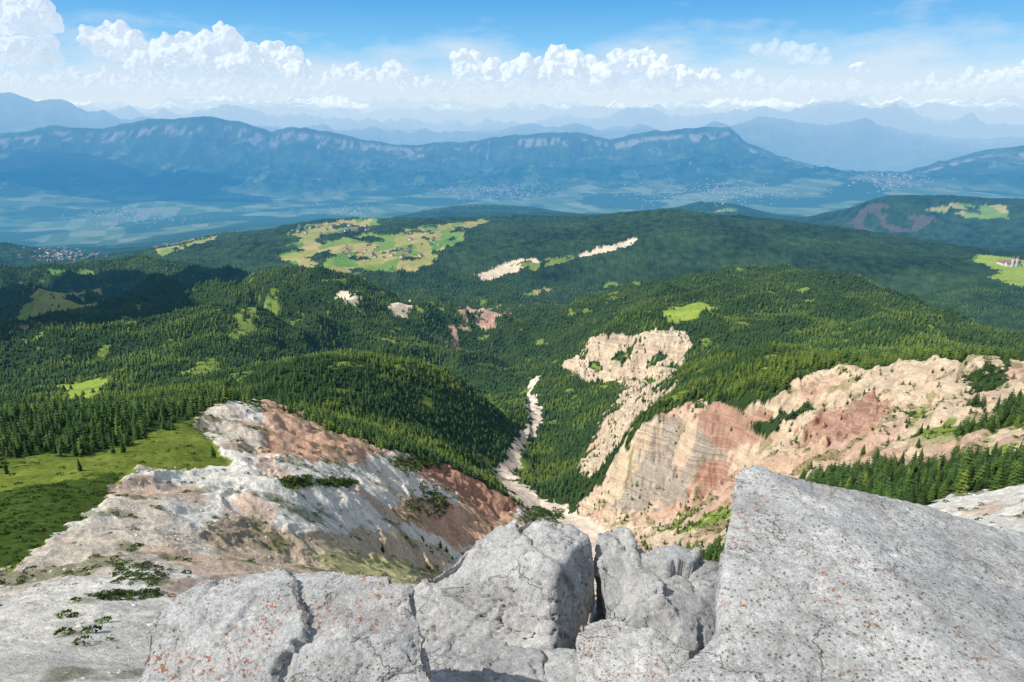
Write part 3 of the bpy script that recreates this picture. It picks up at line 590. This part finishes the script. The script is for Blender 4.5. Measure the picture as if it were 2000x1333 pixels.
# ------------------------------------------------------------ houses
MW=flat_mat('house_plaster',(.72,.69,.62),.08); MR=flat_mat('roof_tiles',(.30,.16,.12),.25); MG=flat_mat('window_glass',(.05,.06,.07),.1)
def boxm(x0,x1,y0,y1,z0,z1):
    V=np.array([(x,y,z) for z in (z0,z1) for y in (y0,y1) for x in (x0,x1)],float)
    return V,np.array([(0,2,3,1),(4,5,7,6),(0,1,5,4),(2,6,7,3),(0,4,6,2),(1,3,7,5)])
def house_meshes(w,d,h,rh):
    V=np.array([(-w,-d,-3),(w,-d,-3),(w,d,-3),(-w,d,-3),(-w,-d,h),(w,-d,h),(w,d,h),(-w,d,h),(-w,0,h+rh),(w,0,h+rh)],float)
    F=[(0,1,5,4),(2,3,7,6),(1,2,6,5),(3,0,4,7)]
    me=bpy.data.meshes.new('wall'); me.from_pydata(V.tolist(),[],F+[(5,6,9),(7,4,8)]); me.materials.append(MW)
    e=1.1; s=rh/d; Vr=[]
    for sg in (-1,1):
        Vr+= [(-w-e,sg*(d+e),h-s*e+.15),(w+e,sg*(d+e),h-s*e+.15),(w+e,0,h+rh+.15),(-w-e,0,h+rh+.15)]
    Vr+=[(x,y,z+.5) for x,y,z in Vr]
    Fr=[]
    for o_ in (0,4):
        Fr+=[(o_,o_+1,o_+2,o_+3),(o_+8,o_+9,o_+10,o_+11),(o_,o_+1,o_+9,o_+8),(o_+1,o_+2,o_+10,o_+9),(o_,o_+3,o_+11,o_+8)]
    mr_=bpy.data.meshes.new('roof'); mr_.from_pydata(Vr,[],Fr); mr_.materials.append(MR)
    bm=bmesh.new()
    for x in (-.55,0,.55):
        for z in (.25,.65):
            for sg in (-1,1):
                q=[bm.verts.new((x*w+dx,sg*(d+.05),h*z+dz)) for dx,dz in ((-.8,-.7),(.8,-.7),(.8,.9),(-.8,.9))]; bm.faces.new(q)
    mw=bpy.data.meshes.new('window'); bm.to_mesh(mw); bm.free(); mw.materials.append(MG)
    return me,mr_,mw
HM=[house_meshes(9,6,6,4),house_meshes(13,7,6,5),house_meshes(7,6,7,4)]
def house(x,y,z,rz,k,sc,label,group):
    e=bpy.data.objects.new('farmhouse',None); COL.objects.link(e); e.location=(x,y,z); e.rotation_euler=(0,0,rz); e.scale=(sc,)*3
    tag(e,label,'house',group)
    for nm,me in zip(('wall','roof','window'),HM[k]):
        o=bpy.data.objects.new(nm,me); COL.objects.link(o); o.parent=e
for cx_,cy_,wx,wy,n_,lab,gr in ((650,450,70,9,24,'small white walled house in the village on the hill crest','village houses on the crest'),(800,490,80,22,16,'farmhouse scattered among the green and yellow hill meadows','farmhouses in the hill meadows'),(730,500,60,12,6,'farmhouse on the left side of the hill meadows','farmhouses left in the hill meadows'),(50,645,35,10,3,'farmhouse on the shaded clearing at far left','farmhouses in the shaded clearing'),(665,495,40,10,3,'farmhouse near the lower left end of the meadows','farmhouses at the lower meadow end')):
    for _ in range(n_):
        h=hit(cx_+random.uniform(-wx,wx),cy_+random.uniform(-wy,wy),1800,8000)
        if h: house(h[0],h[1],h[2]+1.5,random.uniform(0,3.1),random.randint(0,2),random.uniform(.9,1.4)*(1.15 if h[3]>4500 else .55),lab,gr)
h=hit(1975,520,3500,6500)
if h:
    e=bpy.data.objects.new('monastery',None); COL.objects.link(e); e.location=h[:3]; e.scale=(2.1,)*3; tag(e,'large white monastery with towers on the green field at far right','church')
    def ob(nm,me,loc,sc,rz=0):
        o=bpy.data.objects.new(nm,me); COL.objects.link(o); o.parent=e; o.location=loc; o.scale=sc; o.rotation_euler=(0,0,rz)
    for loc,sc,rz in (((0,0,0),(2.2,1.3,1.6),0),((-16,18,0),(1.6,1.2,1.4),1.57),((16,14,0),(1.6,1.2,1.4),1.57)):
        ob('wall',HM[0][0],loc,sc,rz); ob('roof',HM[0][1],loc,sc,rz)
    for x in (-6,6):
        V,F=boxm(-2.5,2.5,-2.5,2.5,-3,24); o=mesh_np('tower',V+np.array((x,-9,0)),F,MW,parent=e,smooth=False)
        V=np.array([(-3,-3,24.1),(3,-3,24.1),(3,3,24.1),(-3,3,24.1),(0,0,32)],float)+np.array((x,-9,0)); mesh_np('spire',V,np.array([(0,1,4),(1,2,4),(2,3,4),(3,0,4)]),MR,parent=e,smooth=False)
MTOWN=attr_mat('town_buildings',.1,.02)
def town(cx_,cy_,wx,wy,n_,label,sz,rmin=5000,rmax=19000):
    Vs=[];Fs=[];Cs=[];off=0
    for _ in range(n_):
        h=hit(cx_+random.gauss(0,wx*.6),cy_+random.gauss(0,wy*.6),rmin,rmax)
        if not h: continue
        a=random.uniform(0,3.1); w_,d_,hh=sz*random.uniform(.5,1.5),sz*random.uniform(.4,.8),sz*random.uniform(.4,.7)
        V,F=boxm(-w_,w_,-d_,d_,-20,hh); V=np.concatenate([V,[(-w_,0,hh*1.5),(w_,0,hh*1.5)]]); F=np.array([(0,1,5,4),(2,6,7,3),(0,4,6,2),(1,3,7,5),(4,5,9,8),(6,8,9,7)])
        c,s=math.cos(a),math.sin(a); W=np.stack([V[:,0]*c-V[:,1]*s+h[0],V[:,0]*s+V[:,1]*c+h[1],V[:,2]+h[2]],1)
        Vs.append(W);Fs.append(F+off);off+=10
        cc=np.tile(np.array((.46,.43,.40))*random.uniform(.6,1.3),(10,1)); 
        if random.random()<.6: cc[4:]=(.38,.27,.22)
        Cs.append(cc)
    if Vs:
        o=mesh_np('distant_town',np.concatenate(Vs),np.concatenate(Fs),MTOWN,np.concatenate(Cs),smooth=False); tag(o,label,'town',kind='stuff')
town(970,375,110,14,520,'pale distant town on the valley terrace below the cliff ridge, centre',15)
town(250,425,110,16,300,'distant town on the valley floor at left',14)
town(1380,378,150,18,520,'long distant town spread below the ridge right of centre',15)
town(670,412,50,8,120,'small distant town at the valley edge left of centre',14)
town(1740,350,70,18,200,'faint distant town at the mouth of the right valley',18)
town(120,500,60,12,120,'distant village at the foot of the left hills',11)
town(350,365,330,20,160,'scattered far hamlets along the left valley terraces',13)
# ------------------------------------------------------------ clouds
def cloud_mat():
    m,nt=mat('cloud'); g=N(nt,'NewGeometry'); pos=g.outputs['Position']
    n1=N(nt,'TexNoise',{'Vector':pos,'Scale':.0005,'Detail':3.,'Roughness':.5}).outputs[0]
    df=N(nt,'BsdfDiffuse',{'Color':(.43,.425,.42,1)}); tr_=N(nt,'BsdfTranslucent',{'Color':(.43,.425,.42,1)})
    mx=N(nt,'MixShader',{0:.25,1:df.outputs[0],2:tr_.outputs[0]})
    em=N(nt,'Emission',{'Color':(.41,.485,.575,1)})  # glow added to the cloud colour to lift its shaded sides
    ad=N(nt,'AddShader',{0:mx.outputs[0],1:em.outputs[0]})
    lw=N(nt,'LayerWeight',{'Blend':.5}).outputs['Facing']
    e=M(nt,'ADD',lw,M(nt,'MULTIPLY',M(nt,'SUBTRACT',n1,.5),.9))
    af=RAMP(nt,e,[(.05,1.),(.45,.6),(.80,0.)])
    sp=N(nt,'SeparateXYZ',{0:pos}); d=N(nt,'VectorMath',{0:pos},operation='LENGTH').outputs['Value']
    el=M(nt,'ADD',M(nt,'DIVIDE',sp.outputs[2],d),M(nt,'MULTIPLY',M(nt,'SUBTRACT',n1,.5),.04))
    b=RAMP(nt,M(nt,'MULTIPLY',el,10.),[(.08,0.),(.50,1.)])
    at=N(nt,'Attribute',attribute_name='dens').outputs['Fac']
    al=M(nt,'MULTIPLY',M(nt,'MULTIPLY',af,b),at)
    t=N(nt,'BsdfTransparent'); o=N(nt,'MixShader',{0:al,1:t.outputs[0],2:ad.outputs[0]}); out(nt,o.outputs[0]); return m
MC=cloud_mat()
bm=bmesh.new(); bmesh.ops.create_icosphere(bm,subdivisions=2,radius=1); jv=np.array([v.co[:] for v in bm.verts]); jf=np.array([[v.index for v in f.verts] for f in bm.faces]); bm.free()
dg=bpy.context.evaluated_depsgraph_get
def remeshed(name,V,F,vox,smooth=0):
    me=bpy.data.meshes.new(name); me.from_pydata(V.tolist(),[],F.tolist()); o=bpy.data.objects.new(name,me); COL.objects.link(o)
    md=o.modifiers.new('r','REMESH'); md.mode='VOXEL'; md.voxel_size=vox
    if smooth: s_=o.modifiers.new('s','SMOOTH'); s_.iterations=smooth; s_.factor=.5
    d=dg(); d.update(); ev=o.evaluated_get(d); m2=bpy.data.meshes.new_from_object(ev); o.modifiers.clear(); o.data=m2; bpy.data.meshes.remove(me)
    return o
def getv(me):
    v=np.empty(len(me.vertices)*3,np.float32); me.vertices.foreach_get('co',v); nn=np.empty_like(v); me.vertices.foreach_get('normal',nn); return v.reshape(-1,3).astype(float),nn.reshape(-1,3).astype(float)
def cloud(lumps,D,label,basepy,dens=1.,seed=1,n2=9,squash=1.):
    r=random.Random(seed); S=[]; extra=[]
    L_=sorted(lumps)
    for (xa,ya,qa),(xb,yb,qb) in zip(L_[:-1],L_[1:]):
        extra.append(((xa+xb)/2,max(ya,yb)+.25*max(qa,qb),.85*max(qa,qb))); extra.append(((xa+xb)/2+r.uniform(-8,8),(ya+yb)/2+.3*qa,.8*min(qa,qb)))
    for (x,y,q) in list(lumps)+extra:
        q*=1.2
        c=np.array(P(x,y,D+r.uniform(-.7,.7)*q*D/FPX)); rad=q*D/FPX; S.append((c,rad*.85))
        for _ in range(n2):
            d=np.array([r.gauss(0,1),r.gauss(0,1)-.4,r.gauss(0,.9)+.35]); d/=np.linalg.norm(d); c2=c+d*rad*.72; r2=rad*r.uniform(.28,.5); S.append((c2,r2))
            for _ in range(3):
                e=np.array([r.gauss(0,1),r.gauss(0,1)-.4,r.gauss(0,.9)+.35]); e/=np.linalg.norm(e); S.append((c2+e*r2*.75,r2*r.uniform(.35,.55)))
    zb=P(1000,basepy,D)[2]
    Vs=[];Fs=[]
    for k,(c,q) in enumerate(S):
        v=jv*q+c; low=v[:,2]<zb; v[low,2]=zb-(zb-v[low,2])*.3; Vs.append(v); Fs.append(jf+k*len(jv))
    o=remeshed('cumulus_cloud',np.concatenate(Vs),np.concatenate(Fs),2.4*D/FPX,8)
    v,nn=getv(o.data); sc=D/FPX
    v+=nn*(fbm3(v/(22*sc),4,3,.5)*5*sc)[:,None]
    o.data.vertices.foreach_set('co',v.astype(np.float32).ravel()); o.data.shade_smooth(); o.data.materials.clear(); o.data.materials.append(MC)
    o.data.attributes.new('dens','FLOAT','POINT').data.foreach_set('value',np.full(len(v),dens,np.float32)); o.data.update()
    tag(o,label,'cloud')
cloud([(5,38,40),(50,44,34),(95,42,26),(40,85,34),(95,112,20),(-40,80,50),(-60,20,50),(70,20,24)],38000,'tall white cumulus cloud cut by the left picture edge',140,.85,1)
cloud([(185,78,22),(215,72,25),(255,86,31),(320,108,30),(370,100,28),(415,91,26),(445,82,25),(415,117,30),(490,120,28),(535,108,26),(570,118,26),(598,138,17),(300,125,26),(460,130,28)],40000,'long billowing white cumulus cloud left of centre, largest of all',155,1,2)
cloud([(655,148,14),(690,142,17),(730,152,16),(768,140,19),(800,154,16),(840,165,13),(640,162,13),(870,170,11)],46000,'small low cumulus cloud between the two long clouds',185,.75,3,7)
cloud([(900,120,19),(925,134,24),(965,148,24),(1015,138,25),(1060,143,25),(1088,106,19),(1110,124,25),(1150,129,21),(1170,152,24),(1205,119,18),(1235,124,22),(1265,112,14),(1290,143,24),(1335,153,20),(1385,156,17)],42000,'long row of white cumulus heads just right of centre',178,1,4)
cloud([(1440,150,11),(1462,143,12),(1485,160,9)],44000,'small faint cloud right of the long cumulus row',175,.6,5,6)
cloud([(1664,132,6),(1682,129,8),(1698,135,5)],44000,'tiny isolated white cloud puff high at right',140,.9,6,6)
cloud([(1790,172,12),(1820,162,14),(1850,170,12),(1890,154,16),(1930,157,18),(1965,150,18),(2005,142,21),(2040,142,21)],46000,'pale low cumulus bank at the right picture edge',185,.65,7,7)
cloud([(1480,98,12),(1510,94,12),(1545,95,13),(1580,102,14),(1610,112,13),(1550,113,12)],46000,'thin veil like cloud above the small faint cloud at right',126,.3,8,6)
cloud([(20,160,18),(60,162,16),(100,160,16),(150,157,18),(210,154,18),(260,162,16),(300,164,15),(350,167,14),(400,170,14),(450,170,14),(520,174,13),(580,176,12),(630,176,12)],47000,'low hazy cloud bank beneath the two left cumulus clouds',192,.6,9,7)
cloud([(900,174,14),(950,176,13),(1000,172,15),(1060,176,13),(1120,174,15),(1180,176,13),(1240,172,15),(1300,174,14),(1360,172,15),(1420,170,15),(1480,172,14),(1540,166,16),(1600,170,15),(1660,168,14),(1720,172,14),(1770,172,14)],50000,'faint low cloud line hugging the far peaks right of centre',196,.36,10,6)
MOC=mat('overhead_cloud'); _d=N(MOC[1],'BsdfDiffuse',{'Color':(.8,.8,.8,1)}); out(MOC[1],_d.outputs[0])
def over(px_,rng_,z_,alt,sx_,sy_,label,seed,nz=.3):
    a=float(azt(px_,600)[0]); p0=np.array((rng_*math.sin(a),rng_*math.cos(a),z_))
    k=(alt-z_)/sd.z; c=p0+np.array(sd[:])*k
    nr_,na_=14,90
    ang=np.arange(na_)/na_*2*np.pi
    rr_=1+nz*fbm2(np.cos(ang)*1.5+seed,np.sin(ang)*1.5,4,60+seed)
    up=[]
    for sgn in (1,-1):
        up.append((0,0,sgn*.22))
        for q in range(1,nr_+1):
            f=q/nr_
            for a_,w_ in zip(ang,rr_): up.append((f*w_*math.cos(a_),f*w_*math.sin(a_),sgn*.22*(1-f**3)))
    V=np.array(up); F=[]
    half=1+nr_*na_
    for s_ in (0,half):
        for a_ in range(na_):
            F.append((s_,s_+1+a_,s_+1+(a_+1)%na_))
            for q in range(nr_-1):
                j0=s_+1+q*na_; F.append((j0+a_,j0+na_+a_,j0+na_+(a_+1)%na_)); F.append((j0+a_,j0+na_+(a_+1)%na_,j0+(a_+1)%na_))
    V=V*np.array((sx_,sy_,min(sx_,sy_)))+c
    o=mesh_np('cumulus_cloud',V,np.array(F),MOC[0]); tag(o,label,'cloud')
over(70,2800,-700,1500,700,1000,'cloud above the left hills, outside the picture, shading the dark woods',1,.22)
over(250,17500,-1100,3500,2600,1500,'cloud far left above the blue ridge, outside the picture',2,.55)
# ------------------------------------------------------------ boulders
def rock_mat(name,orange,black,tone):
    m,nt=mat(name); pos=N(nt,'NewGeometry').outputs['Position']
    def nz(s,d=6.,r=.6): return N(nt,'TexNoise',{'Vector':pos,'Scale':s,'Detail':d,'Roughness':r}).outputs[0]
    a=nz(4.,9.,.7); f=nz(38.,6.,.8); g=nz(150.,3.,.7)
    c=RAMP(nt,a,[(.28,(.29*tone,.288*tone,.286*tone)),(.44,(.43*tone,.427*tone,.422*tone)),(.58,(.56*tone,.555*tone,.545*tone)),(.75,(.69*tone,.683*tone,.668*tone))])
    c=MIX(nt,1.,c,RAMP(nt,f,[(.32,.60),(.5,1.),(.68,1.22)]),'MULTIPLY')
    c=MIX(nt,1.,c,RAMP(nt,g,[(.32,.64),(.5,1.),(.68,1.22)]),'MULTIPLY')
    cw=N(nt,'TexNoise',{'Vector':pos,'Scale':5.,'Detail':6.,'Roughness':.6}).outputs['Color']
    wv=N(nt,'VectorMath',{0:pos,1:N(nt,'VectorMath',{0:cw,1:(.25,.25,.25)},operation='MULTIPLY').outputs[0]},operation='ADD').outputs[0]
    ve=N(nt,'TexVoronoi',{'Vector':wv,'Scale':3.2},feature='DISTANCE_TO_EDGE').outputs['Distance']
    ck=M(nt,'MULTIPLY',RAMP(nt,ve,[(.0,1.),(.012,0.)]),RAMP(nt,nz(2.5,3.),[(.44,0.),(.58,1.)]))
    c=MIX(nt,M(nt,'MULTIPLY',ck,.7),c,(.10,.095,.09))
    v1=N(nt,'TexVoronoi',{'Vector':pos,'Scale':75.,'Randomness':1.}).outputs['Distance']
    m1=M(nt,'MULTIPLY',RAMP(nt,M(nt,'ADD',v1,M(nt,'MULTIPLY',f,.7)),[(.53,1.),(.63,0.)]),RAMP(nt,nz(5.,6.,.7),[(.60-black,0.),(.70-black,1.)]))
    c=MIX(nt,M(nt,'MULTIPLY',m1,.85),c,(.13,.10,.055))
    m2=M(nt,'MULTIPLY',RAMP(nt,nz(58.,5.,.7),[(.61-orange,0.),(.64-orange,1.)]),RAMP(nt,nz(4.5,5.),[(.50,0.),(.58,1.)]))
    c=MIX(nt,M(nt,'MULTIPLY',m2,.85),c,(.36,.105,.03))
    m3=M(nt,'MULTIPLY',RAMP(nt,nz(30.,5.,.7),[(.60,0.),(.66,1.)]),.4)
    c=MIX(nt,m3,c,(.26,.235,.14))
    hgt=M(nt,'SUBTRACT',M(nt,'ADD',M(nt,'MULTIPLY',nz(26.,10.,.8),1.),M(nt,'MULTIPLY',g,.4)),M(nt,'MULTIPLY',ck,.6))
    b=N(nt,'Bump',{'Height':hgt,'Strength':.75,'Distance':.022})
    p=N(nt,'BsdfPrincipled',{'Base Color':c,'Roughness':.95,'Normal':b.outputs[0]}); p.inputs['Specular IOR Level'].default_value=.15
    out(nt,p.outputs[0]); return m
RM1=rock_mat('limestone_lichen',.05,.14,1.06); RM2=rock_mat('limestone_plain',-.05,-.02,1.02); RM3=rock_mat('limestone_speckled',.035,.22,1.14)
def rock(hulls,vox,material,label,seed,amp=1.,big=(14,.05,.16),small=(90,.012,.14),crack=.035):
    Vs=[];Fs=[];off=0; rr_=np.random.default_rng(seed*13)
    for pts,drop,dx in hulls:
        p3=[P(*q) for q in pts]; p3+=[(x+dx,y+.05,z-drop) for x,y,z in p3]
        bm=bmesh.new()
        for q in p3: bm.verts.new(q)
        r=bmesh.ops.convex_hull(bm,input=bm.verts)
        dele=list({g for g in r['geom_interior'] if isinstance(g,bmesh.types.BMVert)}|{g for g in r['geom_unused'] if isinstance(g,bmesh.types.BMVert)})
        if dele: bmesh.ops.delete(bm,geom=dele,context='VERTS')
        bmesh.ops.triangulate(bm,faces=bm.faces); bmesh.ops.recalc_face_normals(bm,faces=bm.faces)
        bm.verts.index_update(); V=np.array([v.co[:] for v in bm.verts]); F=np.array([[v.index for v in f.verts] for f in bm.faces]); bm.free()
        Vs.append(V);Fs.append(F+off);off+=len(V)
    V=np.concatenate(Vs)
    o=remeshed('limestone_boulder',V,np.concatenate(Fs),vox); v,nn=getv(o.data)
    s=seed*7.3; q=v+s
    d=np.zeros(len(v))
    wob=np.stack([fbm3(q*5,3,31),fbm3(q*5,3,35),fbm3(q*5,3,39)],1)
    for (ns_,hh,tl),wa in ((big,.05),(small,.03)):
        sp=v[rr_.integers(0,len(v),ns_)]; g=rr_.normal(size=(ns_,3))*tl; h0=rr_.uniform(-.8,.5,ns_)*hh
        vw=v+wob*wa; best=np.full(len(v),1e9); idx=np.zeros(len(v),int)
        for k in range(ns_):
            dd=((vw-sp[k])**2).sum(1); m=dd<best; best[m]=dd[m]; idx[m]=k
        d+=np.clip(h0[idx]+((v-sp[idx])*g[idx]).sum(1),-1.5*hh,.7*hh)
    cw=.35*fbm3(q*8,4,21,.6)[:,None]
    st_=pn3(q*np.array((2.4,2.4,3.0))+cw,5); d+=np.where(np.abs(st_)<.014,-crack*(1-np.abs(st_)/.014),0)
    st2=pn3(q*np.array((5.,4.,6.))+cw*1.2,8); d+=np.where(np.abs(st2)<.012,-.012*(1-np.abs(st2)/.012),0)
    d+=fbm3(q*9,5,13,.62)*.0042+fbm3(q*50,3,17,.6)*.0022
    v+=nn*(d*amp)[:,None]
    o.data.vertices.foreach_set('co',v.astype(np.float32).ravel()); o.data.shade_smooth(); o.data.materials.clear(); o.data.materials.append(material); o.data.update()
    tag(o,label,'boulder')
rock([([(345,1156,2.05),(390,1131,2.12),(560,1106,2.2),(640,1103,2.2),(705,1111,2.15),(806,1142,2.05),(822,1200,2.0),(840,1300,1.9),(294,1206,1.98),(268,1320,1.88),(252,1420,1.8),(856,1420,1.8),(560,1235,1.92),(780,1235,1.93)],.9,.0)],.008,RM1,'broad grey boulder with orange lichen at the lower left front',1,1.,(14,.018,.07),(120,.008,.12),.008)
rock([([(1000,1012,3.35),(1060,1009,3.32),(1112,1030,3.28),(1146,1050,3.25),(1152,1150,3.2),(1138,1235,3.1),(1075,1262,2.86),(1085,1110,2.98),(826,1275,3.0),(802,1150,3.1),(862,1097,3.18),(926,1053,3.26)],.9,.0)],.010,RM2,'pointed pale boulder with broad smooth face at centre',2,1.,(11,.026,.12),(90,.011,.14))
rock([([(825,1250,2.75),(960,1238,2.8),(1056,1272,2.7),(1074,1340,2.5),(820,1400,2.3),(1088,1400,2.35)],.6,0.)],.011,RM2,'low flat slab below the pointed centre boulder',3,1.,(10,.03,.12))
rock([([(1060,1276,2.72),(1124,1266,2.72),(1138,1340,2.5),(1070,1345,2.5),(1100,1400,2.4)],.5,0.)],.01,RM2,'small wedged stone between the flat slab and the tilted block',4,.7,(8,.03,.15))
rock([([(1164,1036,3.45),(1186,1024,3.45),(1226,1036,3.4),(1254,1082,3.3),(1290,1180,3.0),(1186,1212,2.95),(1172,1120,3.15)],.9,.03),([(1222,1076,3.36),(1335,1072,3.42),(1430,1100,3.36),(1440,1262,2.95),(1330,1272,2.88),(1192,1218,2.9),(1300,1130,3.12)],.9,.03)],.010,RM2,'broad split block between the deep crack and the huge right boulder',5,1.,(14,.034,.14),(100,.011,.14))
rock([([(1126,1212,2.45),(1200,1202,2.5),(1352,1266,2.3),(1348,1312,2.2),(1126,1345,2.2),(1260,1400,2.1)],.7,0.)],.009,RM3,'tilted block with dark lichen at bottom centre right',7,.8,(10,.02,.10),(70,.008,.12))
rock([([(1438,922,2.2),(1470,902,2.25),(1522,920,2.25),(1800,981,2.3),(2070,1068,2.3),(1424,1000,2.0),(1408,1110,1.85),(1402,1250,1.68),(1398,1450,1.4),(2150,1450,1.3),(2150,1200,1.9)],.9,.22),
      ([(1404,1252,1.72),(1440,1210,1.8),(1600,1260,1.62),(1350,1306,1.58),(1272,1348,1.47),(1255,1450,1.3),(1900,1450,1.28)],.6,.08)],.0095,RM3,'huge speckled pale boulder filling the lower right corner',8,.85,(14,.012,.04),(110,.006,.09),.012)
# ------------------------------------------------------------ light, world, camera
L=bpy.data.lights.new('sun','SUN'); L.energy=5.0; L.angle=math.radians(.53); L.color=(1,.955,.88)
lo=bpy.data.objects.new('sun',L); COL.objects.link(lo); lo.rotation_euler=sd.to_track_quat('Z','Y').to_euler(); lo.location=(0,0,500)
W=bpy.data.worlds.new('World'); scene.world=W; W.use_nodes=True; nt=W.node_tree; nt.nodes.clear()
sk=N(nt,'TexSky',sky_type='NISHITA'); sk.sun_disc=False; sk.sun_elevation=math.radians(SEL); sk.sun_rotation=math.radians(SAZ%360); sk.altitude=2300; sk.air_density=1.; sk.dust_density=.6; sk.ozone_density=2.
tcn=N(nt,'TexCoord'); sx=N(nt,'SeparateXYZ',{0:tcn.outputs['Generated']})
grad=RAMP(nt,M(nt,'MULTIPLY',sx.outputs[2],2.),[(0.,(.60,.77,.90)),(.08,(.42,.68,.90)),(.16,(.19,.53,.86)),(.30,(.05,.33,.74)),(.45,(.10,.26,.52)),(.8,(.30,.36,.43))])
g10=N(nt,'VectorMath',{0:grad,1:(11.5,11.5,11.5)},operation='MULTIPLY').outputs[0]
c=MIX(nt,.85,sk.outputs[0],g10)
mp=N(nt,'Mapping',{'Vector':tcn.outputs['Generated'],'Scale':(1.,1.,3.2)})
nw=N(nt,'TexNoise',{'Vector':mp.outputs[0],'Scale':7.,'Detail':9.,'Roughness':.58}).outputs[0]
el=M(nt,'ADD',sx.outputs[2],M(nt,'MULTIPLY',M(nt,'SUBTRACT',nw,.5),-.20))
hz=RAMP(nt,el,[(.0,.85),(.04,.75),(.07,.36),(.10,0.)])
c=MIX(nt,hz,c,(7.2,8.3,9.3,1))
bg=N(nt,'Background',{'Color':c,'Strength':.1}); N(nt,'OutputWorld',{'Surface':bg.outputs[0]})
cam=bpy.data.cameras.new('camera'); co=bpy.data.objects.new('camera',cam); COL.objects.link(co); co.location=(0,0,CZ); co.rotation_euler=(math.radians(90)-PITCH,0,0)
cam.lens=24; cam.sensor_width=36; cam.clip_start=.05; cam.clip_end=250000; scene.camera=co
scene.view_settings.view_transform='Standard'; scene.view_settings.look='None'; scene.view_settings.exposure=0
